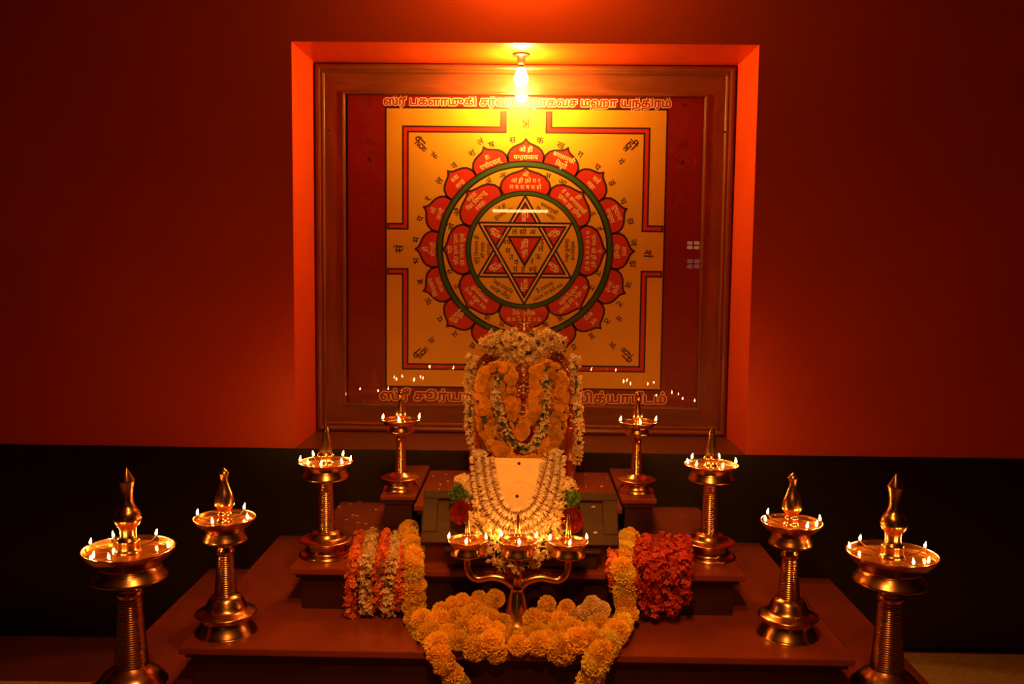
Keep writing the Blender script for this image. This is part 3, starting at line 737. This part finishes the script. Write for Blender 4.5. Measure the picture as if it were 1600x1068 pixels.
CAMD = lambda p: (CAM - p).normalized()
def strand(P, rad, n, meshes, size, seed, front=.25, out=.55, jit=.15, side=None):
    """flowers packed round a path, most of them on the side one can see"""
    rnd = random.Random(seed); its = []
    P = resample(P, .004)
    for k in range(n):
        u = (k + rnd.random()) / n * (len(P) - 1); i = int(min(u, len(P) - 2)); p = P[i].lerp(P[i + 1], u - i)
        tg = (P[min(i + 3, len(P) - 1)] - P[max(i - 3, 0)]).normalized(); v = CAMD(p)
        e1 = (v - tg * v.dot(tg)).normalized(); e2 = tg.cross(e1)
        a = rnd.uniform(-1, 1) * math.pi * (.5 + front)
        d = e1 * math.cos(a) + e2 * math.sin(a)
        rr_ = rad(u / (len(P) - 1)) if callable(rad) else rad
        dd = (d + tg * rnd.uniform(-jit, jit) * 2 + Vector((0, 0, rnd.uniform(-jit, jit)))).normalized()
        pos = p + d * rr_ * rnd.uniform(.75 - jit * .4, 1.05 + max(0, jit - .35) * .9)
        s = size * rnd.uniform(.78, 1.2)
        its.append((rnd.choice(meshes), pos, orient(dd, rnd.uniform(0, 6.28)), s))
    return its
def garland(name, label, P, group=None, core=.004, cmat='thread', cat='garland', pname='core'):
    t = thing(name, label, cat, P[0], 0, group)
    b = MB(); o = t.location; Q = resample(P, .008); b.tube([p - o for p in Q], core, 7); b.build(pname, M[cmat], t); return t

# ---- marigold garland laid over the second and third steps
def chain(P, step_, r, seed, mesh=MG, flat=True, wob=.006):
    rnd = random.Random(seed); its = []; Q = resample(P, step_)
    for k, p in enumerate(Q):
        tg = (Q[min(k + 1, len(Q) - 1)] - Q[max(k - 1, 0)]).normalized()
        d = (CAMD(p) * .55 + tg * (.6 if k % 2 else -.6) + Vector((rnd.uniform(-.3, .3), 0, rnd.uniform(-.3, .3)))).normalized()
        s = r * rnd.uniform(.9, 1.12)
        pp = p + Vector((rnd.uniform(-wob, wob), rnd.uniform(-wob, wob), rnd.uniform(-wob, wob)))
        its.append((rnd.choice(mesh), pp, orient(d, rnd.uniform(0, 6.28)), s))
    return its
lefts = spline([atz(636, 828, .543), atz(643, 842, .545), atz(646, 860, .547), at(645, 883, -.752), at(646, 905, -.762), at(650, 928, -.764), at(650, 950, -.77), at(655, 985, -.84), at(680, 1005, -.93), at(690, 1030, -1.0), at(704, 1052, -1.0), at(722, 1085, -.985), at(730, 1120, -.98)], 6)
rights = spline([atz(984, 838, .543), atz(978, 852, .545), atz(972, 868, .548), at(974, 892, -.757), at(980, 915, -.766), at(978, 945, -.78), at(975, 975, -.84), at(955, 995, -.93), at(940, 1022, -1.0), at(925, 1050, -1.0), at(912, 1085, -.985), at(905, 1120, -.98)], 6)
tl = garland('marigold_garland', 'left end of the yellow marigold garland hanging over the steps', lefts, core=.006)
its = chain(lefts, .031, .031, 5, MG + MGL[:1]); put_flowers(tl, its, 'marigold')
tr2 = garland('marigold_garland', 'right end of the yellow marigold garland hanging over the steps', rights, core=.006)
its = chain(rights, .0255, .033, 8, MG + MGL); put_flowers(tr2, its, 'marigold')
hp = spline([atz(660, 965, .42), atz(720, 975, .42), atz(800, 985, .42), atz(880, 980, .42), atz(960, 975, .42)], 8)
th_ = garland('marigold_garland', 'heaped middle coils of the yellow marigold garland on the second step', hp, core=.008)
its = []; rnd = random.Random(77)
def hf(px, py, Y, r=.035, ms=MG):
    p = at(px, py, Y); d = (CAMD(p) + Vector((rnd.uniform(-.6, .6), rnd.uniform(-.3, .3), rnd.uniform(-.2, .8)))).normalized()
    its.append((rnd.choice(ms), p, orient(d, rnd.uniform(0, 6.28)), r * rnd.uniform(.92, 1.08)))
for x, y in ((690, 955), (708, 944), (722, 940), (742, 942), (762, 950), (775, 935), (845, 962), (855, 945), (885, 950), (905, 962), (925, 975)): hf(x, y, -.80, .026, MG)
hf(772, 932, -.79, .022, MGO); hf(748, 934, -.79, .024)
for x, y in ((660, 968), (688, 972), (712, 966), (738, 962), (765, 968), (784, 975), (834, 970), (850, 975), (875, 972), (935, 978), (955, 985)): hf(x, y, -.855, .033)
for x, y in ((672, 990), (700, 992), (724, 985), (750, 982), (775, 990), (798, 998), (840, 992), (866, 990), (892, 985), (915, 990), (925, 1000)): hf(x, y, -.91, .034)
for x, y, r_ in ((684, 1008, .036), (716, 1000, .03), (742, 1012, .035), (768, 1003, .034), (776, 1018, .03), (810, 1008, .031), (842, 1005, .034), (878, 1014, .040), (902, 1000, .034), (925, 995, .028)): hf(x, y, -.965, r_)
for x, y in ((700, 1002), (755, 1005), (860, 1000), (820, 996)): hf(x, y, -.93, .032)
for x, y in ((925, 945), (940, 952), (915, 955)): hf(x, y, -.81, .026, MWH)
put_flowers(th_, its, 'marigold')

# ---- striped strands at the left, each a strand of its own
ST = [((562, 836), (552, 868), (550, 905), (546, 962), OR, 'orange', 'outermost orange flower strand hanging over the third step, beside the left lamp'),
      ((582, 832), (573, 865), (570, 905), (573, 960), JS, 'jasmine', 'first white flower strand in the striped bundle, next to the outer orange one'),
      ((604, 834), (597, 865), (590, 905), (588, 950), OR, 'orange', 'second orange flower strand, between the two white strands'),
      ((621, 836), (612, 868), (608, 910), (606, 962), JS, 'jasmine', 'second white flower strand, nearer the marigolds'),
      ((630, 850), (628, 880), (627, 910), (622, 950), OR, 'orange', 'thin orange-red flower strand touching the left marigold garland')]
for k, (a, c, d, e, ms, nm, lab) in enumerate(ST):
    yc = at(*c, -.74); ye = at(*d, -.745)
    P = spline([atz(*a, .528), atz((a[0] + c[0]) / 2 + 1, a[1] + 16, .530), atz(c[0] + 3, a[1] + 32, .532), at(c[0], c[1] + 14, -.744), at(*d, -.748), at(*e, -.752)], 8)
    t = garland('flower_strand', lab, P, 'striped orange and white flower strands', core=.007, cmat='dthread')
    if ms is OR: its = strand(P, .0125, 250, ms, .0108, 100 + k, jit=.45)
    else: its = strand(P, .0135, 300, ms, .0112, 100 + k, jit=.45)
    put_flowers(t, its, 'blossom')
# ---- red bundle at the right
its = []
P0 = spline([atz(1028, 848, .55), atz(1027, 864, .55), at(1024, 890, -.735), at(1022, 915, -.74), at(1021, 940, -.74)], 8)
t = garland('red_flower_garland', 'thick bundle of small red flowers hanging over the third step at the right', P0, core=.03, cmat='rose')
for k, (x0, x1, yb) in enumerate(((1003, 1003, 945), (1025, 1022, 958), (1046, 1043, 955), (1060, 1062, 940))):
    P = spline([atz(x0 + 6, 846 + k, .545), atz(x0 + 4, 862 + k, .548), at(x1 + 3, 888, -.752), at(x1 + 1, 915, -.758), at(x1, yb, -.755)], 8)
    its += strand(P, .025, 300, IX, .0105, 200 + k, jit=.5)
put_flowers(t, its, 'blossom')
P = spline([at(958, 862, -.70), at(955, 880, -.735), at(958, 905, -.745), at(960, 925, -.745)], 6)
t = garland('flower_strand', 'short orange-red strand showing left of the right marigold garland', P, core=.006, cmat='dthread')
put_flowers(t, strand(P, .010, 60, OR, .012, 250, jit=.4), 'blossom')

# ------------------------------------------------------------------ tilted tray and plate
t = thing('wooden_plinth', 'dark plinth on the third step carrying the tilted tray', 'plinth', (.01, -.58, T3Z))
b = MB(); b.box(-.205, .215, -.11, .03, 0, .045); bevel(b.build('block', M['stepbody'], t), .003)
b = MB(); b.box(-.215, .225, -.12, .04, .045, .055); bevel(b.build('cap', M['stepbody'], t), .003)
A = at(657, 849, -.70); B_ = at(967, 851, -.70); C_ = at(664, 767, -.60)
tw, ty, tz = (B_.x - A.x) / 2, -.70, A.z
slope = math.atan2(C_.z - A.z, .10); TH = math.hypot(C_.z - A.z, .10)
t = thing('wooden_tray', 'old dark wooden tray with a raised rim, propped at a slant behind the lamps', 'tray', ((A.x + B_.x) / 2, ty, tz))
t.rotation_euler = (slope, 0, 0)
b = MB(); b.box(-tw + .01, tw - .01, 0.01, TH - .01, -.012, -.004); b.build('panel', M['traydark'], t)
rw = .042
for x0, x1, y0, y1 in ((-tw, tw, 0, rw * .75), (-tw, tw, TH - rw * .6, TH), (-tw, -tw + rw, rw * .75, TH - rw * .6), (tw - rw, tw, rw * .75, TH - rw * .6)):
    b = MB(); b.box(x0, x1, y0, y1, -.018, .010); bevel(b.build('rim_board', M['traywood'], t), .003)
# metal plate leaning back
pa = at(742, 842, -.715); pb = at(742, 714, -.60); pc = at(880, 714, -.60)
hw = (pc.x - pb.x) / 2; ph = math.hypot(pb.z - pa.z, .115); sl = math.atan2(pb.z - pa.z, .115)
t = thing('metal_plate', 'pale engraved metal plate with two holes, leaning before the idol under bud garlands', 'plate', ((pb.x + pc.x) / 2, -.715, pa.z))
t.rotation_euler = (sl, 0, 0)
b = MB(); b.box(-hw, hw, 0, ph, -.003, 0); bevel(b.build('plate', M['plate'], t), .001)
e = MB()
def ring2(cx, cy, r, wd, a0=0, a1=360):
    n = 48
    for k in range(n):
        u, v = R(a0 + (a1 - a0) * k / n), R(a0 + (a1 - a0) * (k + 1) / n)
        e.add([(cx + (r - wd) * math.cos(u), cy + (r - wd) * math.sin(u), .0004), (cx + r * math.cos(u), cy + r * math.sin(u), .0004), (cx + r * math.cos(v), cy + r * math.sin(v), .0004), (cx + (r - wd) * math.cos(v), cy + (r - wd) * math.sin(v), .0004)], [(0, 1, 2, 3)])
cy_ = ph * .46
for r_ in (.058, .054, .042, .030): ring2(0, cy_, r_, .0009)
for k in range(8): ring2(.048 * math.cos(k * math.pi / 4), cy_ + .048 * math.sin(k * math.pi / 4), .012, .0007)
for x0, x1, y0, y1 in ((-.012, -.011, ph * .9, ph * .985), (-.07, .07, ph * .895, ph * .899)): e.add([(x0, y0, .0004), (x1, y0, .0004), (x1, y1, .0004), (x0, y1, .0004)], [(0, 1, 2, 3)])
e.build('engraving', M['engrave'], t)
for px, py in ((811, 723), (808, 775)):
    f_ = (842 - py) / (842 - 714); x = at(px, py, -.60 - .115 * (1 - f_)).x - (pb.x + pc.x) / 2
    b = MB(); b.lathe([(.0002, .0008), (.003, .0008), (.0046, .0006), (.0048, 0)], 16, c=(x, ph * f_, 0)); b.build('hole', M['hole'], t)

# garlands over the plate: a point on the slanted plate seen at a pixel
def onplate(px, py, lift=.012):
    n = Vector((0, -math.sin(sl), math.cos(sl))); o = Vector((0, -.715, pa.z)) + n * lift
    d = ray(px, py); return CAM + d * ((o - CAM).dot(n) / d.dot(n))
GP = [([(741, 712), (745, 749), (750, 780), (762, 806), (782, 822), (808, 829), (838, 820), (860, 797), (870, 768), (875, 736), (876, 712)], 'outer string of cream jasmine buds draped round the metal plate'),
      ([(753, 714), (758, 749), (764, 778), (776, 799), (792, 811), (808, 815), (830, 806), (849, 784), (858, 758), (864, 734), (866, 714)], 'middle string of cream jasmine buds draped round the metal plate'),
      ([(765, 714), (769, 744), (776, 771), (787, 792), (808, 801), (831, 790), (843, 763), (851, 734), (856, 714)], 'inner string of cream jasmine buds framing the metal plate')]
for k, (px, lab) in enumerate(GP):
    P = spline([onplate(x, y, .010 + .002 * k) for x, y in px], 6)
    t = garland('bud_string', lab, P, 'strings of jasmine buds on the plate', core=.0014, cmat='dthread', pname='string')
    Q = resample(P, .0072); its = []; rnd = random.Random(300 + k); nrm = Vector((0, -math.sin(sl), math.cos(sl)))
    for i, p in enumerate(Q):
        tg = (Q[min(i + 1, len(Q) - 1)] - Q[max(i - 1, 0)]).normalized(); sd = tg.cross(nrm).normalized()
        for s in (-1, 1):
            d = (sd * s + tg * rnd.uniform(-.35, .7) + nrm * rnd.uniform(.0, .9)).normalized()
            its.append((rnd.choice(BD), p + d * .0085 + nrm * .001, orient(d, rnd.uniform(0, 6)), .0112 * rnd.uniform(.88, 1.15)))
    put_flowers(t, its, 'bud')
# top clusters of buds hanging over the plate corners and the loose outer garland with tassels
P = spline([onplate(722, 752, .0), onplate(731, 780, .004), onplate(741, 808, .010), onplate(760, 838, .02), onplate(783, 866, .032), onplate(808, 880, .04), onplate(832, 866, .032), onplate(852, 843, .02), onplate(870, 815, .01), onplate(882, 785, .004), onplate(890, 755, .0)], 6)
t = garland('jasmine_garland', 'loose white jasmine garland with green and dark red tufts hanging round the metal plate', P, core=.004)
put_flowers(t, strand(P, lambda u: .015 + .014 * math.sin(math.pi * u), 430, JS + BD[:1], .0145, 400, jit=.6), 'blossom')
def tuft(t, name, c, rad, meshes, size, n, seed, sz=1.):
    """a rounded tuft as one part, each with its own little flowers"""
    rnd = random.Random(seed); b = MB(); c = Vector(c)
    b.ell(c - t.location, (rad * .75, rad * .7, rad * .75 * sz), 12, 8)
    for k in range(n):
        d = Vector((rnd.gauss(0, 1), rnd.gauss(0, 1) - .3, rnd.gauss(0, 1))).normalized(); q = orient((d + Vector((0, 0, .2))).normalized(), rnd.uniform(0, 6))
        me = rnd.choice(meshes); s = size * rnd.uniform(.85, 1.2); o = c - t.location + Vector((d.x * rad * .7, d.y * rad * .7, d.z * rad * .7 * sz))
        b.add([q @ (v.co * s) + o for v in me.vertices], [tuple(f.vertices) for f in me.polygons])
    return b.build(name, meshes[0].materials[0], t)
for px, py, py2, sd in ((717, 772, 800, 0), (891, 779, 812, 5)):
    tag(tuft(t, 'leaf_tuft', onplate(px, py, .012), .026, LF, .013, 60, 410 + sd), 'green leafy tuft')
    tag(tuft(t, 'rose_tuft', onplate(px + 3, py2, .012), .030, IX and RO, .013, 46, 420 + sd, 1.15), 'dark red flower tuft')
    tuft(t, 'blossom_tuft', onplate(px + (6 if px < 800 else -4), py - 20, .006), .022, JS, .014, 46, 430 + sd)
tuft(t, 'rose_tuft', onplate(797, 897, .05), .012, RO, .008, 14, 440)

# ------------------------------------------------------------------ the idol
IY = -.375
def remeshed(name, b, m, parent, vox, sm=3):
    me = b.mesh(name, m); o = bpy.data.objects.new(name, me); COL.objects.link(o)
    r_ = o.modifiers.new('r', 'REMESH'); r_.mode = 'VOXEL'; r_.voxel_size = vox; r_.use_smooth_shade = True
    s_ = o.modifiers.new('s', 'SMOOTH'); s_.iterations = sm; s_.factor = .5
    bpy.context.view_layer.update()
    me2 = bpy.data.meshes.new_from_object(o.evaluated_get(bpy.context.evaluated_depsgraph_get())); me2.name = name
    bpy.data.objects.remove(o)
    if not me2.materials: me2.materials.append(m)
    me2.polygons.foreach_set('use_smooth', [True] * len(me2.polygons))
    return mesh_obj(name, me2, parent)
ic = at(818, 606, IY)                                          # centre of the face
idol = thing('idol', 'copper seated goddess statue with a tiered crown, before an arch, wearing flower garlands', 'statue', (ic.x, IY, T4Z))
fz = ic.z - T4Z
b = MB()                                                       # body, one continuous surface
b.lathe([(.0, 0), (.125, 0), (.13, .01), (.12, .022), (.11, .03), (.12, .045), (.118, .052), (0, .052)], 40, sy=.62)
b.ell((0, 0, .095), (.11, .065, .045)); b.ell((-.075, -.02, .09), (.055, .055, .036)); b.ell((.075, -.02, .09), (.055, .055, .036))
b.ell((0, 0, .15), (.052, .042, .07)); b.ell((0, 0, .215), (.058, .038, .05)); b.ell((-.02, -.03, .215), (.021, .02, .021)); b.ell((.02, -.03, .215), (.021, .02, .021))
b.ell((-.058, 0, .248), .024); b.ell((.058, 0, .248), .024); b.tube([(0, 0, .24), (0, 0, fz - .01)], .016, 14)
for s in (-1, 1):
    b.tube([(s * .060, 0, .25), (s * .082, -.005, .205), (s * .088, -.02, .165)], [.019, .017, .014], 12)
    b.tube([(s * .088, -.02, .165), (s * .078, -.045, .155), (s * .066, -.062, .175)], [.0145, .0125, .010], 12)
    b.ell((s * .064, -.066, .190), (.012, .007, .016))
    for j in range(4): b.tube([(s * (.056 + .0055 * j), -.067, .198), (s * (.055 + .006 * j), -.069, .218 + (.003 if j in (1, 2) else 0))], .0033, 6)
    b.tube([(s * .052, -.066, .186), (s * .044, -.069, .200)], .0035, 6)
# head with face
body_mb = b; b = MB()
b.ell((0, 0, fz), (.0225, .024, .029), 24, 16); b.ell((0, -.012, fz - .014), (.0155, .014, .014)); b.ell((0, -.019, fz - .021), (.0065, .006, .0055))
b.tube([(0, -.0225, fz + .008), (0, -.0275, fz - .003)], [.0022, .0036], 8); b.ell((-.0032, -.0245, fz - .0035), .0024); b.ell((.0032, -.0245, fz - .0035), .0024)
b.ell((0, -.0245, fz - .0105), (.0068, .0028, .0017)); b.ell((0, -.0242, fz - .0135), (.0055, .0030, .0018))
for s in (-1, 1):
    b.ell((s * .0092, -.0205, fz + .0045), (.0055, .0035, .0026)); b.ell((s * .0095, -.0212, fz + .0105), (.0072, .0028, .0014))
    b.ell((s * .011, -.017, fz - .006), (.0065, .006, .0065)); b.ell((s * .0235, 0, fz), (.004, .006, .011)); b.ell((s * .0245, -.002, fz - .014), (.0065, .0065, .0065))
body_mb.add([(x * 1.28, y * 1.25, fz + (z - fz) * 1.16) for x, y, z in b.v], b.f, 0, True); b = body_mb
remeshed('body', b, M['copper'], idol, .0014, 1)
b = MB()                                                       # crown
b.lathe(smooth_prof([(.021, fz + .014), (.0255, fz + .016), (.026, fz + .021), (.0235, fz + .023), (.0235, fz + .034), (.0225, fz + .046), (.0245, fz + .047), (.025, fz + .051), (.021, fz + .053), (.019, fz + .058), (.0205, fz + .060), (.015, fz + .065), (.012, fz + .070), (.0085, fz + .073), (.004, fz + .078), (.0045, fz + .082), (.0, fz + .087)], 3), 32)
b.ell((0, -.0235, fz + .037), (.007, .004, .009)); b.ell((0, -.0255, fz + .024), (.005, .003, .005)); b.tube([(.0085 * math.cos(a / 8 * math.pi * 2), -.0245, fz + .0375 + .0105 * math.sin(a / 8 * math.pi * 2)) for a in range(9)], .0013, 6)
for k in range(18):
    a = 2 * math.pi * k / 18; b.ell((.0262 * math.cos(a), .0262 * math.sin(a), fz + .0185), .0023, 8, 6); b.ell((.0252 * math.cos(a), .0252 * math.sin(a), fz + .049), .0016, 8, 6)
b.v = [(x * 1.28, y * 1.25, fz + (z - fz) * 1.05 + .002) for x, y, z in b.v]; b.build('crown', M['copper'], idol)
b = MB()                                                       # necklaces
for r_, dz, th2 in ((.026, -.042, .003), (.036, -.058, .0035), (.047, -.075, .0035)):
    b.tube([(r_ * math.sin(a), -.034 - .012 * math.cos(a) ** 2 - .004, fz + dz - r_ * .55 * math.cos(a) + .01) for a in [R(-100 + 200 * k / 20) for k in range(21)]], th2, 8)
b.build('necklace', M['copper'], idol)
# cloth skirt
b = MB(); n = 96; vs = []; fs = []
for k, (zz, rx, ry) in enumerate(((.20, .050, .046), (.15, .085, .06), (.09, .118, .082), (.04, .143, .098), (.004, .165, .110))):
    for i in range(n):
        a = 2 * math.pi * i / n; wv = 1 + (.02 + .015 * k) * math.sin(a * 17 + .3 * math.sin(3 * a)); vs.append((rx * wv * math.cos(a), ry * wv * math.sin(a) * (.5 if math.sin(a) > 0 else 1), zz))
for k in range(4):
    for i in range(n): fs.append((k * n + i, k * n + (i + 1) % n, (k + 1) * n + (i + 1) % n, (k + 1) * n + i))
b.add(vs, fs, 0, True); b.build('skirt_cloth', M['cloth'], idol)

# arch behind the idol
AX = at(818, 600, -.30).x; zA = at(818, 600, -.30).z
arch = thing('idol_arch', 'copper arch with a lion mask at its crown, standing behind the idol', 'arch', (AX, -.295, T4Z))
def archpath(rx, rz, z0=.0):
    zc = zA - T4Z - .01; P = [(-rx, 0, z0), (-rx, 0, zc * .5), (-rx * 1.0, 0, zc)]
    P += [(-rx * math.cos(a), 0, zc + rz * math.sin(a)) for a in [math.pi * k / 24 for k in range(1, 24)]]
    return P + [(rx, 0, zc), (rx, 0, zc * .5), (rx, 0, z0)]
b = MB(); b.tube(archpath(.139, .118), .0055, 12); b.tube(archpath(.166, .150), .005, 12); b.build('arch_rim', M['copper'], arch)
b = MB(); Pi, Po = archpath(.139, .118), archpath(.168, .152); n = len(Pi)
b.add([(x, -.004, z) for x, y, z in Pi] + [(x, -.004, z) for x, y, z in Po] + [(x, .005, z) for x, y, z in Pi] + [(x, .005, z) for x, y, z in Po],
      [f for i in range(n - 1) for f in ((i, i + 1, n + i + 1, n + i), (2 * n + i, 3 * n + i, 3 * n + i + 1, 2 * n + i + 1), (n + i, n + i + 1, 3 * n + i + 1, 3 * n + i))])
b.build('arch_band', M['copper'], arch)
b = MB(); Pm = resample([Vector(p) for p in archpath(.1525, .135, .02)], .021)
for i, p in enumerate(Pm):
    b.ell((p.x, -.006, p.z), (.0085, .005, .0085), 10, 8)
    for k in range(5):
        a = 2 * math.pi * k / 5 + i; b.ell((p.x + .009 * math.cos(a), -.005, p.z + .009 * math.sin(a)), (.0035, .003, .0035), 8, 6)
b.build('scroll_relief', M['copper'], arch)
for s in (-1, 1):
    b = MB(); b.lathe([(0, 0), (.03, 0), (.03, .012), (.022, .016), (.017, .03), (.017, .10), (.021, .105), (.017, .11), (.017, .20), (.023, .206), (.02, .215), (0, .216)], 20, c=(s * .153, .004, 0)); b.build('arch_pillar', M['copper'], arch)
kz = at(816, 512, -.30).z - T4Z; b = MB()                      # the mask
b.ell((0, -.008, kz), (.020, .018, .018), 18, 12); b.ell((0, -.022, kz - .008), (.012, .012, .009)); b.ell((0, -.032, kz - .004), (.0045, .005, .004)); b.ell((0, -.022, kz - .020), (.010, .009, .006))
for s in (-1, 1):
    b.ell((s * .009, -.022, kz + .007), (.006, .006, .006)); b.ell((s * .009, -.0275, kz + .007), .003); b.tube([(s * .004, -.02, kz + .016), (s * .012, -.022, kz + .018), (s * .020, -.014, kz + .014)], .0025, 8)
    b.tube([(s * .014, 0, kz + .014), (s * .022, 0, kz + .024), (s * .016, 0, kz + .036), (s * .010, -.002, kz + .031)], [.005, .0045, .003, .0018], 8)
    b.ell((s * .021, -.004, kz + .004), (.006, .004, .008)); b.tube([(s * .008, -.028, kz - .014), (s * .010, -.03, kz - .022)], [.0022, .0008], 6)
b.ell((0, 0, kz + .022), (.009, .007, .012)); b.ell((0, 0, kz + .034), (.0045, .0045, .007))
b.v = [(x * 1.1, y - .030, z) for x, y, z in b.v]; b.ell((0, -.018, kz), (.012, .02, .012))
remeshed('lion_mask', b, M['copper'], arch, .0014, 1)

# garlands on the idol
def pxpath(L_, Y, n=6): return spline([at(x, y, Y + (q[0] if q else 0)) for x, y, *q in L_], n)
P = pxpath([(800, 582, .01), (796, 590), (795, 616), (803, 648), (816, 680, -.01), (829, 655), (838, 625), (838, 592), (834, 582, .01)], -.455)
t = garland('orange_garland', 'short inner garland of orange marigolds in a V on the idol\'s chest', P, 'orange garlands on the idol', core=.012)
put_flowers(t, strand(P, .014, 90, MGO, .0155, 501, jit=.3) , 'marigold')
P = pxpath([(796, 580, .0), (776, 577, .0), (760, 585), (754, 606), (755, 640), (761, 670), (774, 694, -.01), (792, 712, -.02), (818, 724, -.03), (842, 713, -.02), (860, 695, -.01), (872, 670), (876, 638), (875, 606), (872, 586), (858, 577), (838, 580)], -.44)
t = garland('orange_garland', 'long outer garland of orange marigolds round the idol', P, 'orange garlands on the idol', core=.015)
put_flowers(t, strand(P, .019, 190, MGO, .0165, 502, jit=.3), 'marigold')
P = pxpath([(786, 584, .005), (778, 600), (776, 628), (784, 658), (794, 680), (808, 697, -.012), (830, 699, -.012), (845, 676), (851, 647), (853, 616), (851, 590), (845, 584)], -.452)
t = garland('jasmine_garland', 'white and green jasmine garland between the orange garlands of the idol', P, core=.006)
put_flowers(t, strand(P, .011, 300, JS + [JS[0], LF[0]], .0105, 503, jit=.5), 'blossom')
P = pxpath([(752, 539), (770, 536, -.005), (790, 534, -.01), (818, 549, -.015), (845, 536, -.01), (864, 535, -.005), (880, 538)], -.335)
t = garland('jasmine_garland', 'thick white jasmine garland draped over the top of the copper arch', P, core=.012)
put_flowers(t, strand(P, lambda u: .010 + .030 * math.sin(math.pi * u), 330, JS, .0175, 504, jit=.8), 'blossom')
for s, L_ in (('left', [(738, 554), (735, 580), (733, 611), (734, 650), (735, 683), (737, 698)]), ('right', [(898, 555), (900, 591), (901, 625), (903, 658), (905, 690), (901, 722)])):
    P = pxpath(L_, -.335)
    t = garland('jasmine_garland', 'white jasmine strand hanging from the %s shoulder of the copper arch' % s, P, core=.006)
    put_flowers(t, strand(P, lambda u: .011 * (1 - .4 * u), 125, JS + BD[:1], .0150, 505 + len(s), jit=.5), 'blossom')
# bunches at the plate's top corners
for s, px in (('left', (741, 757)), ('right', (862, 876))):
    P = spline([onplate(px[0], 712, .004), onplate((px[0] + px[1]) / 2, 708, .006), onplate(px[1], 712, .004)], 6)
    t = garland('jasmine_bunch', 'bunch of jasmine buds tucked over the %s top corner of the metal plate' % s, P, core=.003)
    put_flowers(t, strand(P, .008, 60, JS + BD, .0105, 530 + len(s), jit=.6), 'bud')

# ------------------------------------------------------------------ fallen petals
def petal_mesh(seed):
    rnd = random.Random(seed); b = MB(); vs = []
    for r_, w_ in ((0, .15), (.3, .8), (.65, 1), (1, .2)):
        z = .12 * math.sin(r_ * 3); vs += [(r_ - .5, -.25 * w_, z + .12), (r_ - .5, 0, z), (r_ - .5, .25 * w_, z + .12)]
    b.add(vs, [f for k in range(3) for f in ((3 * k, 3 * k + 1, 3 * k + 4, 3 * k + 3), (3 * k + 1, 3 * k + 2, 3 * k + 5, 3 * k + 4))], 0, True)
    return b.mesh('petal', M['jasmine'])
PM = [petal_mesh(s) for s in range(3)]; rnd = random.Random(9)
for grp, lab, z, L_ in (('petals fallen on the third step', 'tiny white petal fallen on the third altar step, left of the tray', T3Z, [(548, 787), (551, 805), (558, 806), (560, 817), (588, 796), (562, 784), (572, 818), (530, 792), (604, 800), (541, 812)]),
                        ('petals fallen on the top step', 'tiny white petal fallen on the top altar step, beside the idol', T4Z, [(677, 744), (688, 757), (686, 764), (697, 741), (914, 741), (916, 760), (940, 760), (948, 746), (700, 752)])):
    for x, y in L_:
        p = atz(x, y, z + .001); o = mesh_obj('fallen_petal', PM[rnd.randrange(3)]); s = rnd.uniform(.008, .013)
        o.location = p; o.rotation_euler = (0, 0, rnd.uniform(0, 6.28)); o.scale = (s, s, s); tag(o, lab, 'petal', grp)
for px, py in ((927, 792), (930, 832)):
    n_ = Vector((0, -math.sin(slope), math.cos(slope))); o0 = Vector((0, ty, tz)) - n_ * .0035; d = ray(px, py); p = CAM + d * ((o0 - CAM).dot(n_) / d.dot(n_))
    o = mesh_obj('fallen_petal', PM[0]); o.location = p; o.rotation_euler = (slope, 0, rnd.uniform(0, 3)); o.scale = (.013,) * 3
    tag(o, 'white petal lying on the slanted wooden tray, its %s one' % ('upper' if py < 800 else 'lower'), 'petal')
